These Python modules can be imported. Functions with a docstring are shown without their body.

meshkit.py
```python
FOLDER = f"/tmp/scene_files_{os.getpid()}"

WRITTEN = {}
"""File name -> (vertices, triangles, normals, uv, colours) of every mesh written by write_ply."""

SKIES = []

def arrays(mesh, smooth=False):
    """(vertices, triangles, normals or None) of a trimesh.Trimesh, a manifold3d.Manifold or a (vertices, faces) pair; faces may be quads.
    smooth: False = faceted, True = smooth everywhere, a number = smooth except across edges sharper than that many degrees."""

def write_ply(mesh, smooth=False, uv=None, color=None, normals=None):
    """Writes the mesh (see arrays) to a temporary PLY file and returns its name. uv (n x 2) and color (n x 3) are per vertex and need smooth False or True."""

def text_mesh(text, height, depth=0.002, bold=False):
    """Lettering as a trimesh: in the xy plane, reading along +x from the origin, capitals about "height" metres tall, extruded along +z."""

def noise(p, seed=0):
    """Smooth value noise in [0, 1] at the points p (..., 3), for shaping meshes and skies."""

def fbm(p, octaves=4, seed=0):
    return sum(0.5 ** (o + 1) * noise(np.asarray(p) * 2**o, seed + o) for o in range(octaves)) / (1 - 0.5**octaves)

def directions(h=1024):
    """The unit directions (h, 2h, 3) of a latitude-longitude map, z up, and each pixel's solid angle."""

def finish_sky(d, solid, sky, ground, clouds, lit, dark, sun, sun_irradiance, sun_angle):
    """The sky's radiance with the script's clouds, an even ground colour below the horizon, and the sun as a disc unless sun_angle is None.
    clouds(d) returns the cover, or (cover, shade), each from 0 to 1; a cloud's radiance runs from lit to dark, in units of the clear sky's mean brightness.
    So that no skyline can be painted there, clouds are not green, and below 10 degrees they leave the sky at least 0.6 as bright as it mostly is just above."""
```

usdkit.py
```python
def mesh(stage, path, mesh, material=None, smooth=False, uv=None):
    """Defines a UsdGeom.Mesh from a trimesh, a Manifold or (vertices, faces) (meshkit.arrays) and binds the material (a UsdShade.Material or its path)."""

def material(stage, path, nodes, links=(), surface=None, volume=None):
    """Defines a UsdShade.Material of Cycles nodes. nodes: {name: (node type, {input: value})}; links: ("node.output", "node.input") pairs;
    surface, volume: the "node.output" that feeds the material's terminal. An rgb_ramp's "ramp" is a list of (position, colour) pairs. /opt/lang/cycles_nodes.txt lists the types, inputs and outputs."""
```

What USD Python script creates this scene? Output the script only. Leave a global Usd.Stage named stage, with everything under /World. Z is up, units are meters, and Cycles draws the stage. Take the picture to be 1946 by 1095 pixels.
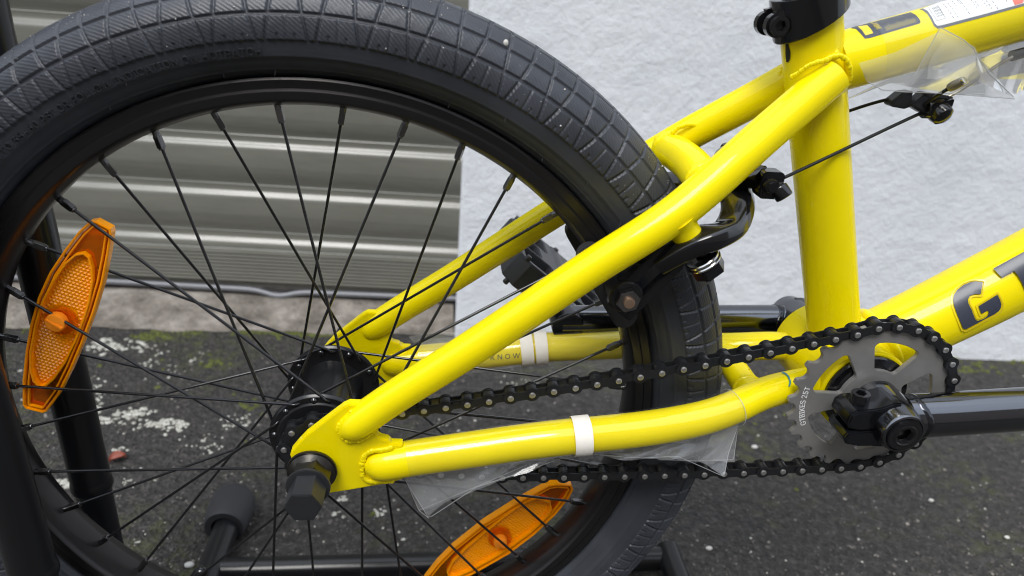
import math, re, random
import numpy as np, trimesh, usdkit, meshkit
from shapely.geometry import Polygon, Point, box as sbox, LineString
from shapely import affinity
from shapely.ops import unary_union
from pxr import Usd, UsdGeom, UsdLux, UsdShade, Gf, Sdf, Vt

random.seed(4)
rng = np.random.default_rng(4)
stage = Usd.Stage.CreateInMemory()
UsdGeom.SetStageUpAxis(stage, UsdGeom.Tokens.z)
UsdGeom.SetStageMetersPerUnit(stage, 1.0)
stage.SetDefaultPrim(UsdGeom.Xform.Define(stage, '/World').GetPrim())
UsdGeom.Scope.Define(stage, '/World/Looks')
MATS = {}

def mat(name, nodes, links, surface='p.BSDF'):
    MATS[name] = usdkit.material(stage, '/World/Looks/' + name, nodes, links, surface=surface)
    return MATS[name]

# ------------------------------------------------------------------ camera, sky, sun
# all measures below are millimetres in the bicycle's own frame: origin in the rear axle,
# +x to the front of the bicycle, +y away from the camera, +z up; the ground lies 254 mm lower
GROUND = -254.0
CAM_F = 1364.0           # focal length in pixels of a 1946 px wide frame
CAM_C = np.array([64.32, -388.78, 269.52])
PITCH, YAW, ROLL = 0.43484, -0.12092, 0.07901

def _rot(rx, ry, rz):
    cx, sx, cy, sy, cz, sz = math.cos(rx), math.sin(rx), math.cos(ry), math.sin(ry), math.cos(rz), math.sin(rz)
    X = np.array([[1, 0, 0], [0, cx, -sx], [0, sx, cx]]); Y = np.array([[cy, 0, sy], [0, 1, 0], [-sy, 0, cy]]); Z = np.array([[cz, -sz, 0], [sz, cz, 0], [0, 0, 1]])
    return Z @ X @ Y
CAM_M = _rot(PITCH, YAW, ROLL) @ np.array([[1, 0, 0], [0, 0, -1], [0, 1, 0]], float)

cam = UsdGeom.Camera.Define(stage, '/World/camera')
cw = (CAM_C - [0, 0, GROUND]) / 1000
rows = [CAM_M[0], -CAM_M[1], -CAM_M[2]]
cam.AddTransformOp().Set(Gf.Matrix4d(*rows[0], 0, *rows[1], 0, *rows[2], 0, *cw, 1))
cam.CreateHorizontalApertureAttr(36.0)
cam.CreateFocalLengthAttr(CAM_F / 1946 * 36)
cam.CreateFStopAttr(8.0)
cam.CreateFocusDistanceAttr(0.43)
cam.CreateClippingRangeAttr((0.02, 1000))
cam.CreateExposureAttr(0.95)

SUN_EL, SUN_AZ = math.radians(58), math.radians(205)     # azimuth = atan2(x, y)
sd = np.array([math.sin(SUN_AZ) * math.cos(SUN_EL), math.cos(SUN_AZ) * math.cos(SUN_EL), math.sin(SUN_EL)])
sun = UsdLux.DistantLight.Define(stage, '/World/sun')
sun.CreateIntensityAttr(0.3); sun.CreateAngleAttr(25.0); sun.CreateColorAttr((1.0, 0.97, 0.93)); sun.CreateNormalizeAttr(True)
zax = sd; xax = np.cross([0, 0, 1], zax); xax /= np.linalg.norm(xax); yax = np.cross(zax, xax)
sun.AddTransformOp().Set(Gf.Matrix4d(*xax, 0, *yax, 0, *zax, 0, 0, 0, 5, 1))
dome = UsdLux.DomeLight.Define(stage, '/World/sky')
skym = usdkit.material(stage, '/World/Looks/overcast_sky', {
    'sky': ('sky_texture', {'sky_type': 'single_scattering', 'sun_disc': False, 'sun_elevation': SUN_EL, 'sun_rotation': SUN_AZ}),
    'tc': ('texture_coordinate', {}),
    'n': ('noise_texture', {'scale': 2.2, 'detail': 6.0, 'roughness': 0.55}),
    'r': ('rgb_ramp', {'ramp': [(0.30, (4.3, 4.8, 5.7)), (0.5, (6.3, 6.8, 7.6)), (0.72, (9.3, 9.7, 10.2))]}),
    'mx': ('mix', {'fac': 0.88}),
    'sx': ('separate_xyz', {}), 'gr': ('rgb_ramp', {'ramp': [(0.0, (.42, .42, .42)), (0.35, (.72, .72, .72)), (1.0, (1.28, 1.28, 1.28))]}), 'mu': ('mix', {'mix_type': 'multiply', 'fac': 1.0}),
    'b': ('background_shader', {'strength': 0.12})},
    [('tc.generated', 'n.vector'), ('n.fac', 'r.fac'), ('sky.color', 'mx.color1'), ('r.color', 'mx.color2'), ('tc.generated', 'sx.vector'), ('sx.z', 'gr.fac'), ('mx.color', 'mu.color1'), ('gr.color', 'mu.color2'), ('mu.color', 'b.color')], surface='b.background')
UsdShade.MaterialBindingAPI.Apply(dome.GetPrim()).Bind(skym)
dome.GetPrim().SetCustomDataByKey('label', 'pale overcast sky'); dome.GetPrim().SetCustomDataByKey('kind', 'structure')

# ------------------------------------------------------------------ helpers
def ray(uv):
    uv = np.atleast_2d(np.asarray(uv, float))
    return np.c_[(uv[:, 0] - 973) / CAM_F, (uv[:, 1] - 547.5) / CAM_F, np.ones(len(uv))] @ CAM_M

def at(u, v, y):
    """the point in the plane y = const that the photograph shows at (u, v)"""
    d = ray((u, v))[0]
    return CAM_C + d * (y - CAM_C[1]) / d[1]

def ats(uvs, y):
    ys = np.broadcast_to(y, len(uvs))
    return np.array([at(u, v, yy) for (u, v), yy in zip(uvs, ys)])

def hit(u, v, P0, n):
    d = ray((u, v))[0]; n = np.asarray(n, float)
    return CAM_C + d * ((np.asarray(P0, float) - CAM_C) @ n) / (d @ n)

USED = {}
BASE = {}
def numbered(parent, name):
    k = USED.get((parent, name), 0); USED[(parent, name)] = k + 1
    return name if k == 0 else f'{name}_{k:03d}'

def tag(prim, label=None, cat=None, group=None, kind=None, category=None):
    cat = cat or category
    for k, v in (('label', label), ('category', cat), ('group', group), ('kind', kind)):
        if v: prim.SetCustomDataByKey(k, v)
    return prim

def thing(name, base, label=None, cat=None, group=None, kind=None):
    path = '/World/' + numbered('/World', name)
    x = UsdGeom.Xform.Define(stage, path)
    b = (np.asarray(base, float) - [0, 0, GROUND]) / 1000
    x.AddTranslateOp().Set(Gf.Vec3d(*map(float, b)))
    BASE[path] = np.asarray(base, float)
    tag(x.GetPrim(), label, cat, group, kind)
    return path

def sub(name, parent, label=None):
    path = parent + '/' + numbered(parent, name)
    UsdGeom.Xform.Define(stage, path)
    BASE[path] = BASE[parent]
    if label: tag(stage.GetPrimAtPath(path), label)
    return path

def obj(name, mesh, material, parent='/World', smooth=35, uv=None, **tags):
    path = parent + '/' + numbered(parent, name)
    base = BASE.get(parent, np.array([0, 0, GROUND]))
    v, f, n = meshkit.arrays(mesh, smooth)
    v = (v - base) / 1000
    m = UsdGeom.Mesh.Define(stage, path)
    m.CreatePointsAttr(Vt.Vec3fArray.FromNumpy(v.astype(np.float32)))
    m.CreateFaceVertexCountsAttr(Vt.IntArray.FromNumpy(np.full(len(f), 3, np.int32)))
    m.CreateFaceVertexIndicesAttr(Vt.IntArray.FromNumpy(f.astype(np.int32).ravel()))
    m.CreateSubdivisionSchemeAttr('none')
    if n is not None:
        m.CreateNormalsAttr(Vt.Vec3fArray.FromNumpy(n.astype(np.float32))); m.SetNormalsInterpolation('vertex')
    if uv is not None:
        UsdGeom.PrimvarsAPI(m).CreatePrimvar('st', Sdf.ValueTypeNames.TexCoord2fArray, 'vertex').Set(Vt.Vec2fArray.FromNumpy(np.asarray(uv, np.float32)))
    UsdShade.MaterialBindingAPI.Apply(m.GetPrim()).Bind(MATS[material])
    BASE[path] = base
    tag(m.GetPrim(), **tags)
    return path

def cat(*ms):
    return trimesh.util.concatenate([m for m in ms])

def unit(v):
    v = np.asarray(v, float); return v / np.linalg.norm(v)

def frame(n, up=(0, 0, 1)):
    n = unit(n); up = np.asarray(up, float)
    if abs(n @ unit(up)) > 0.95: up = np.array([1., 0, 0]) if abs(n[0]) < .9 else np.array([0, 1., 0])
    e1 = unit(np.cross(up, n)); return e1, np.cross(n, e1), n

def spline(pts, n):
    pts = np.asarray(pts, float)
    if len(pts) == 2: return pts[0] + (pts[1] - pts[0]) * np.linspace(0, 1, n)[:, None]
    from scipy.interpolate import PchipInterpolator, CubicSpline
    d = np.r_[0, np.cumsum(np.linalg.norm(np.diff(pts, axis=0), axis=1))]
    return CubicSpline(d, pts)(np.linspace(0, d[-1], n))

def tube(pts, r, n=24, m=28, cap=True, sec=None, up=(0, 1, 0), smoothpath=True):
    """sweep of a circle (or of the closed section sec, in units of r) along a path; r a number or a list"""
    P = spline(pts, m) if smoothpath else np.asarray(pts, float)
    m = len(P)
    r = np.interp(np.linspace(0, 1, m), np.linspace(0, 1, np.size(r)), np.atleast_1d(r))
    if sec is None:
        a = np.linspace(0, 2 * np.pi, n, endpoint=False); sec = np.c_[np.cos(a), np.sin(a)]
    sec = np.asarray(sec); n = len(sec)
    T = np.gradient(P, axis=0); T /= np.linalg.norm(T, axis=1)[:, None]
    V = []; e = None
    for k in range(m):
        if e is None:
            e1, e2, _ = frame(T[k], up)
        else:
            e1 = unit(e - T[k] * (e @ T[k])); e2 = np.cross(T[k], e1)
        e = e1
        V.append(P[k] + r[k] * (sec[:, :1] * e1 + sec[:, 1:] * e2))
    V = np.concatenate(V)
    i = np.arange(m - 1)[:, None] * n; j = np.arange(n)[None]; j2 = (j + 1) % n
    q = np.stack([i + j, i + j2, i + n + j2, i + n + j], -1).reshape(-1, 4)
    F = np.vstack([q[:, [0, 1, 2]], q[:, [0, 2, 3]]])
    if cap:
        V = np.vstack([V, P[0], P[-1]]); c0, c1 = m * n, m * n + 1
        F = np.vstack([F, np.stack([np.full(n, c0), (np.arange(n) + 1) % n, np.arange(n)], 1), np.stack([np.full(n, c1), (m - 1) * n + np.arange(n), (m - 1) * n + (np.arange(n) + 1) % n], 1)])
    return trimesh.Trimesh(V, F, process=False)

def lathe(prof, o=(0, 0, 0), axis=(0, 1, 0), n=64, closed=False, up=(0, 0, 1), a0=0.0):
    """profile of (radius, distance along the axis)"""
    prof = np.asarray(prof, float); k = len(prof)
    e1, e2, ax = frame(axis, up)
    a = np.linspace(0, 2 * np.pi, n, endpoint=False) + a0
    ring = np.cos(a)[:, None] * e1 + np.sin(a)[:, None] * e2
    V = (np.asarray(o, float) + prof[None, :, 1:] * ax + prof[None, :, :1] * ring[:, None, :]).reshape(-1, 3)
    kk = k if closed else k - 1
    i = np.arange(n)[:, None]; i2 = (i + 1) % n; j = np.arange(kk)[None]; j2 = (j + 1) % k
    q = np.stack([i * k + j, i2 * k + j, i2 * k + j2, i * k + j2], -1).reshape(-1, 4)
    t = trimesh.Trimesh(V, np.vstack([q[:, [0, 1, 2]], q[:, [0, 2, 3]]]), process=False)
    t.merge_vertices(); t.update_faces(t.nondegenerate_faces()); t.fix_normals()
    return t

def cyl(p0, p1, r, n=28, c=0.4):
    p0, p1 = np.asarray(p0, float), np.asarray(p1, float); L = np.linalg.norm(p1 - p0); c = min(c, r * .4, L * .4)
    return lathe([(0, 0), (r - c, 0), (r - .3 * c, .3 * c), (r, c), (r, L - c), (r - .3 * c, L - .3 * c), (r - c, L), (0, L)], p0, p1 - p0, n)

def prism(poly, t, o=(0, 0, 0), e1=(1, 0, 0), e2=(0, 0, 1), c=0.35):
    """polygon in the plane (e1, e2) through o, thickness t centred on it, softened edges"""
    e1, e2 = unit(e1), unit(e2); nrm = np.cross(e1, e2)
    out = []
    for inset, th in ((0, t - 2 * c), (c * .35, t - .7 * c), (c, t)):
        g = poly.buffer(-inset, join_style=2) if inset else poly
        for gg in getattr(g, 'geoms', [g]):
            if gg.is_empty or gg.area < 1e-6: continue
            m = trimesh.creation.extrude_polygon(gg, th, engine='earcut'); m.apply_translation([0, 0, -th / 2]); out.append(m)
        if c == 0: break
    m = cat(*out)
    m.vertices = np.asarray(o, float) + m.vertices[:, :1] * e1 + m.vertices[:, 1:2] * e2 + m.vertices[:, 2:] * nrm
    m.fix_normals()
    return m

def hexagon(r, rot=0.0):
    a = np.radians(np.arange(6) * 60) + rot
    return Polygon(np.c_[r * np.cos(a), r * np.sin(a)])

def hexnut(o, axis, r, t, rot=0.0, c=0.5):
    e1, e2, n = frame(axis)
    body = prism(hexagon(r, rot), t, np.asarray(o, float) + n * t / 2, e1, e2, c)
    return body

def socket_bolt(o, axis, r, t, depth=3.0):
    """cylinder head with a hexagon socket"""
    e1, e2, n = frame(axis)
    ring = Polygon(Point(0, 0).buffer(r, 24).exterior.coords, [list(hexagon(r * .56).exterior.coords)])
    a = prism(ring, t, np.asarray(o, float) + n * t / 2, e1, e2, .4)
    b = prism(Point(0, 0).buffer(r * .8, 16), .6, np.asarray(o, float) + n * (t - depth), e1, e2, 0)
    return cat(a, b)

def rbox(center, e1, e2, size, r=1.0):
    w, h, t = size
    g = sbox(-w / 2 + r, -h / 2 + r, w / 2 - r, h / 2 - r).buffer(r, 4)
    return prism(g, t, center, e1, e2, min(r * .6, t * .3))

def sheet(F, nu, nv, thick=0.0):
    """grid mesh of a function of u, v in [0, 1]"""
    u, v = np.meshgrid(np.linspace(0, 1, nu), np.linspace(0, 1, nv), indexing='ij')
    P = F(u, v).reshape(-1, 3)
    i = np.arange(nu - 1)[:, None] * nv; j = np.arange(nv - 1)[None]
    q = np.stack([i + j, i + nv + j, i + nv + j + 1, i + j + 1], -1).reshape(-1, 4)
    return trimesh.Trimesh(P, np.vstack([q[:, [0, 1, 2]], q[:, [0, 2, 3]]]), process=False)

def fine(poly, size):
    v, f = trimesh.creation.triangulate_polygon(poly, engine='earcut')
    v = np.c_[v, np.zeros(len(v))]
    v, f = trimesh.remesh.subdivide_to_size(v, f, size, max_iter=12)
    return v[:, :2], f

def on_cylinder(uv, P0, d, R):
    """where the photograph's rays meet the cylinder of radius R about the line P0 + s d"""
    d = unit(d); D = ray(uv); O = CAM_C - P0
    Dp = D - np.outer(D @ d, d); Op = O - d * (O @ d)
    a = (Dp * Dp).sum(1); b = Dp @ Op; c = Op @ Op - R * R
    disc = np.maximum(b * b - a * c, 0)
    return CAM_C + D * ((-b - np.sqrt(disc)) / a)[:, None]

def tube_decal(poly, P0, d, R, size=14):
    """flat print on a round tube: outline as the photograph shows it"""
    out = []
    for g in getattr(poly, 'geoms', [poly]):
        v, f = fine(g, size); P = on_cylinder(v, P0, d, R)
        out.append(trimesh.Trimesh(P, f, process=False))
    m = cat(*out)
    if (m.face_normals @ ray((973, 547))[0]).mean() > 0: m.invert()
    return m

# ------------------------------------------------------------------ materials
def plain(name, color, rough=0.5, metal=0.0, coat=0.0, spec=0.5, bump=None, **kw):
    nodes = {'p': ('principled_bsdf', {'base_color': color, 'roughness': rough, 'metallic': metal, 'coat_weight': coat, 'coat_roughness': 0.04, 'specular_ior_level': spec, **kw})}
    links = []
    if bump:
        scale, dist, strength = bump
        nodes['tc'] = ('texture_coordinate', {})
        nodes['n'] = ('noise_texture', {'scale': scale, 'detail': 4.0})
        nodes['b'] = ('bump', {'strength': strength, 'distance': dist})
        links = [('tc.object', 'n.vector'), ('n.fac', 'b.height'), ('b.normal', 'p.normal')]
    return mat(name, nodes, links)

mat('yellow_paint', {
    'tc': ('texture_coordinate', {}), 'n': ('noise_texture', {'scale': 900.0, 'detail': 2.0}), 'n2': ('noise_texture', {'scale': 40.0, 'detail': 5.0}),
    'r': ('rgb_ramp', {'ramp': [(0.3, (0.84, 0.685, 0.0)), (0.7, (0.88, 0.73, 0.0))]}),
    'b': ('bump', {'strength': 0.10, 'distance': 0.0003}),
    'p': ('principled_bsdf', {'roughness': 0.45, 'coat_weight': 0.5, 'coat_roughness': 0.06, 'specular_ior_level': 0.1})},
    [('tc.object', 'n.vector'), ('tc.object', 'n2.vector'), ('n2.fac', 'r.fac'), ('r.color', 'p.base_color'), ('n.fac', 'b.height'), ('b.normal', 'p.normal')])
def rubber(name, colour, rough):
    mat(name, {
        'tc': ('texture_coordinate', {}), 'n': ('noise_texture', {'scale': 30.0, 'detail': 6.0}), 'n3': ('noise_texture', {'scale': 2500.0, 'detail': 2.0}),
        'r': ('rgb_ramp', {'ramp': [(0.3, tuple(np.array(colour) * .75)), (0.7, tuple(np.array(colour) * 1.3))]}),
        'sc': ('math', {'math_type': 'multiply', 'value2': 0.35}),
        'b': ('bump', {'strength': 0.35, 'distance': 0.0005}),
        'p': ('principled_bsdf', {'roughness': rough, 'specular_ior_level': 0.45})},
        [('tc.object', 'n.vector'), ('tc.object', 'n3.vector'), ('n.fac', 'r.fac'), ('r.color', 'p.base_color'),
         ('n3.fac', 'sc.value1'), ('sc.value', 'b.height'), ('b.normal', 'p.normal')])
rubber('shiny_rubber', (0.035, 0.036, 0.040), 0.30)
rubber('tyre_rubber', (0.034, 0.037, 0.045), 0.40)
plain('black_rubber', (0.022, 0.022, 0.024), 0.6, bump=(1200, .0003, .2))
plain('black_gloss', (0.004, 0.004, 0.0045), 0.12, coat=0.3)
plain('black_satin', (0.006, 0.006, 0.0065), 0.26, spec=0.45)
plain('black_powder', (0.006, 0.006, 0.0065), 0.24, spec=0.4, bump=(1500, .0002, .08))
plain('black_plastic', (0.02, 0.021, 0.024), 0.42, bump=(900, .0003, .15))
plain('grey_plastic', (0.014, 0.0145, 0.016), 0.38, bump=(700, .0003, .15))
mat('black_anodised', {
    'g': ('geometry', {}), 'l': ('vector_math', {'math_type': 'length'}), 'mp': ('mapping', {'scale': (1, 0, 1)}), 'tc': ('texture_coordinate', {}),
    'n': ('noise_texture', {'dimensions': '1D', 'scale': 2600.0, 'detail': 3.0}), 'b': ('bump', {'strength': 0.05, 'distance': 0.0003}),
    'p': ('principled_bsdf', {'base_color': (0.035, 0.033, 0.033), 'roughness': 0.27, 'metallic': 0.8, 'specular_ior_level': 0.5})},
    [('tc.object', 'mp.vector'), ('mp.vector', 'l.vector1'), ('l.value', 'n.w'), ('n.fac', 'b.height'), ('b.normal', 'p.normal')])
plain('spoke_black', (0.03, 0.03, 0.032), 0.13, metal=0.8, coat=0.6)
plain('nipple_black', (0.16, 0.16, 0.162), 0.22, metal=1.0, bump=(900, .0005, .35))
plain('chain_black', (0.052, 0.053, 0.056), 0.28, metal=0.85, bump=(700, .0003, .1))
plain('pin_steel', (0.62, 0.61, 0.59), 0.36, metal=1.0)
plain('polished_steel', (0.62, 0.61, 0.59), 0.16, metal=1.0)
plain('dark_steel', (0.10, 0.095, 0.085), 0.28, metal=1.0, bump=(300, .0005, .15))
plain('nut_steel', (0.24, 0.23, 0.225), 0.25, metal=1.0)
plain('copper_bolt', (0.62, 0.42, 0.30), 0.35, metal=1.0)
plain('zinc', (0.30, 0.28, 0.24), 0.4, metal=1.0)
plain('black_chrome', (0.15, 0.155, 0.168), 0.14, metal=1.0, bump=(250, .0002, .05))
plain('crank_black', (0.055, 0.057, 0.064), 0.13, metal=0.95)
mat('chainring_steel', {
    'tc': ('texture_coordinate', {}), 'n': ('noise_texture', {'scale': 60.0, 'detail': 8.0}), 'n2': ('noise_texture', {'scale': 1500.0}),
    'r': ('rgb_ramp', {'ramp': [(0.3, (0.235, 0.228, 0.216)), (0.7, (0.31, 0.30, 0.285))]}),
    'b': ('bump', {'strength': 0.12, 'distance': 0.0003}),
    'p': ('principled_bsdf', {'roughness': 0.46, 'metallic': 0.55})},
    [('tc.object', 'n.vector'), ('tc.object', 'n2.vector'), ('n.fac', 'r.fac'), ('r.color', 'p.base_color'), ('n2.fac', 'b.height'), ('b.normal', 'p.normal')])
plain('amber_lens', (1.0, 0.36, 0.0), 0.2, coat=0.35, spec=0.3)
plain('amber_clear', (1.0, 0.50, 0.01), 0.06, coat=0.4, transmission_weight=0.95, ior=1.1)
plain('amber_clip', (1.0, 0.30, 0.015), 0.3)
plain('print_dark', (0.040, 0.046, 0.066), 0.36, coat=0.1)
plain('print_white', (0.80, 0.80, 0.79), 0.3)
plain('print_yellow', (0.80, 0.62, 0.01), 0.3, coat=.4)
plain('print_grey', (0.13, 0.14, 0.16), 0.4)
plain('print_red', (0.75, 0.16, 0.10), 0.35)
plain('marker_blue', (0.03, 0.22, 0.25), 0.4)
mat('paper_tape', {
    'tc': ('texture_coordinate', {}), 'n': ('noise_texture', {'scale': 350.0, 'detail': 5.0}), 'b': ('bump', {'strength': 0.3, 'distance': 0.0003}),
    'p': ('principled_bsdf', {'base_color': (0.80, 0.76, 0.68), 'roughness': 0.7})},
    [('tc.object', 'n.vector'), ('n.fac', 'b.height'), ('b.normal', 'p.normal')])
def film(name, veil, scale, strength, lim=0.3):
    mat(name, {
        'tc': ('texture_coordinate', {}), 'n': ('noise_texture', {'scale': scale, 'detail': 3.0}), 'b': ('bump', {'strength': strength, 'distance': 0.004}),
        't': ('transparent_bsdf', {'color': (0.97, 0.97, 0.96)}), 'd': ('diffuse_bsdf', {'color': (0.75, 0.76, 0.77)}), 'tr': ('translucent_bsdf', {'color': (0.75, 0.76, 0.77)}), 'dd': ('mix_closure', {'fac': 0.5}),
        'g': ('glossy_bsdf', {'color': (1, 1, 1), 'roughness': 0.07}), 'f': ('fresnel', {'IOR': 1.45}), 'fa': ('math', {'math_type': 'minimum', 'value2': lim}),
        'm1': ('mix_closure', {'fac': veil}), 'm2': ('mix_closure', {})},
        [('tc.object', 'n.vector'), ('n.fac', 'b.height'), ('b.normal', 'g.normal'), ('b.normal', 'f.normal'), ('d.BSDF', 'dd.closure1'), ('tr.BSDF', 'dd.closure2'), ('t.BSDF', 'm1.closure1'), ('dd.closure', 'm1.closure2'),
         ('f.fac', 'fa.value1'), ('fa.value', 'm2.fac'), ('m1.closure', 'm2.closure1'), ('g.BSDF', 'm2.closure2')], surface='m2.closure')
film('clear_film', 0.15, 30.0, 0.16, 0.5)
film('clear_film_tight', 0.012, 40.0, 0.03, 0.10)
plain('edge_film', (0.6, 0.61, 0.62), 0.25, transmission_weight=0.5)
film('milky_film', 0.26, 22.0, 0.14, 0.45)
film('cloudy_film', 0.07, 40.0, 0.08, 0.12)
plain('inner_wire', (0.45, 0.42, 0.36), 0.35, metal=0.8)
mat('painted_render', {
    'tc': ('texture_coordinate', {}), 'mp': ('mapping', {'scale': (1, 1, 1)}),
    'n1': ('noise_texture', {'scale': 150.0, 'detail': 4.0, 'roughness': 0.55}), 'n2': ('noise_texture', {'scale': 4.0, 'detail': 8.0, 'roughness': 0.65}), 'n3': ('noise_texture', {'scale': 18.0, 'detail': 4.0}),
    'r': ('rgb_ramp', {'ramp': [(0.25, (0.64, 0.67, 0.71)), (0.45, (0.72, 0.745, 0.78)), (0.75, (0.785, 0.805, 0.835))]}),
    'ad': ('math', {'math_type': 'multiply_add', 'value2': 0.9}),
    'b': ('bump', {'strength': 0.25, 'distance': 0.006}),
    'p': ('principled_bsdf', {'roughness': 0.5, 'specular_ior_level': 0.3})},
    [('tc.object', 'n1.vector'), ('tc.object', 'n2.vector'), ('tc.object', 'n3.vector'), ('n2.fac', 'r.fac'), ('r.color', 'p.base_color'), ('n3.fac', 'ad.value1'), ('n1.fac', 'ad.value3'), ('ad.value', 'b.height'), ('b.normal', 'p.normal')])
mat('door_paint', {
    'tc': ('texture_coordinate', {}), 'n': ('noise_texture', {'scale': 9.0, 'detail': 8.0, 'roughness': 0.7}), 'mp': ('mapping', {'scale': (1, 1, 6)}),
    'r': ('rgb_ramp', {'ramp': [(0.3, (0.150, 0.148, 0.126)), (0.7, (0.182, 0.180, 0.152))]}), 'rr': ('rgb_ramp', {'ramp': [(0.3, (.24, .24, .24)), (0.7, (.38, .38, .38))]}),
    'p': ('principled_bsdf', {'coat_weight': 0.3, 'coat_roughness': 0.12})}, [('tc.object', 'mp.vector'), ('mp.vector', 'n.vector'), ('n.fac', 'r.fac'), ('n.fac', 'rr.fac'), ('r.color', 'p.base_color'), ('rr.color', 'p.roughness')])
plain('door_metal', (0.19, 0.195, 0.21), 0.45, metal=0.3)
plain('neighbour_brick', (0.20, 0.165, 0.14), 0.85)
plain('black_gap', (0.01, 0.01, 0.01), 0.8)
mat('concrete', {
    'tc': ('texture_coordinate', {}), 'n': ('noise_texture', {'scale': 22.0, 'detail': 8.0, 'roughness': 0.72}), 'n2': ('noise_texture', {'scale': 160.0, 'detail': 5.0}),
    'r': ('rgb_ramp', {'ramp': [(0.30, (0.055, 0.047, 0.038)), (0.46, (0.17, 0.148, 0.124)), (0.70, (0.36, 0.325, 0.285))]}),
    'b': ('bump', {'strength': 0.8, 'distance': 0.006}), 'p': ('principled_bsdf', {'roughness': 0.9})},
    [('tc.object', 'n.vector'), ('tc.object', 'n2.vector'), ('n.fac', 'r.fac'), ('r.color', 'p.base_color'), ('n2.fac', 'b.height'), ('b.normal', 'p.normal')])
mat('asphalt', {
    'tc': ('texture_coordinate', {}), 'v': ('voronoi_texture', {'scale': 210.0}), 'n': ('noise_texture', {'scale': 105.0, 'detail': 5.0, 'roughness': 0.75}),
    'n2': ('noise_texture', {'scale': 5.0, 'detail': 5.0, 'roughness': 0.6}), 'n4': ('noise_texture', {'scale': 60.0, 'detail': 4.0}),
    'r': ('rgb_ramp', {'ramp': [(0.28, (0.006, 0.0055, 0.005)), (0.5, (0.034, 0.031, 0.028)), (0.72, (0.095, 0.086, 0.078))]}),
    'mr': ('rgb_ramp', {'ramp': [(0.50, (0, 0, 0)), (0.66, (1, 1, 1))]}), 'mr2': ('rgb_ramp', {'ramp': [(0.46, (0, 0, 0)), (0.60, (1, 1, 1))]}), 'mm': ('math', {'math_type': 'multiply'}),
    'ms': ('math', {'math_type': 'multiply', 'value2': 0.75}),
    'mx': ('mix', {'color2': (0.075, 0.085, 0.022)}),
    'ad': ('math', {'math_type': 'add'}),
    'b': ('bump', {'strength': 0.9, 'distance': 0.006}), 'p': ('principled_bsdf', {'roughness': 0.75})},
    [('tc.object', 'v.vector'), ('tc.object', 'n.vector'), ('tc.object', 'n2.vector'), ('tc.object', 'n4.vector'), ('n.fac', 'r.fac'), ('n2.fac', 'mr.fac'), ('n4.fac', 'mr2.fac'), ('mr.color', 'mm.value1'), ('mr2.color', 'mm.value2'), ('mm.value', 'ms.value1'), ('ms.value', 'mx.fac'),
     ('r.color', 'mx.color1'), ('mx.color', 'p.base_color'), ('v.distance', 'ad.value1'), ('n.fac', 'ad.value2'), ('ad.value', 'b.height'), ('b.normal', 'p.normal')])
mat('grit_stone', {
    'tc': ('texture_coordinate', {}), 'v': ('voronoi_texture', {'scale': 260.0}), 'sx': ('separate_xyz', {}), 'r': ('rgb_ramp', {'ramp': [(0.0, (0.012, 0.011, 0.010)), (0.55, (0.055, 0.048, 0.043)), (0.9, (0.11, 0.098, 0.088)), (1.0, (0.26, 0.24, 0.21))]}),
    'p': ('principled_bsdf', {'roughness': 0.7})}, [('tc.object', 'v.vector'), ('v.color', 'sx.vector'), ('sx.x', 'r.fac'), ('r.color', 'p.base_color')])
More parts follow.
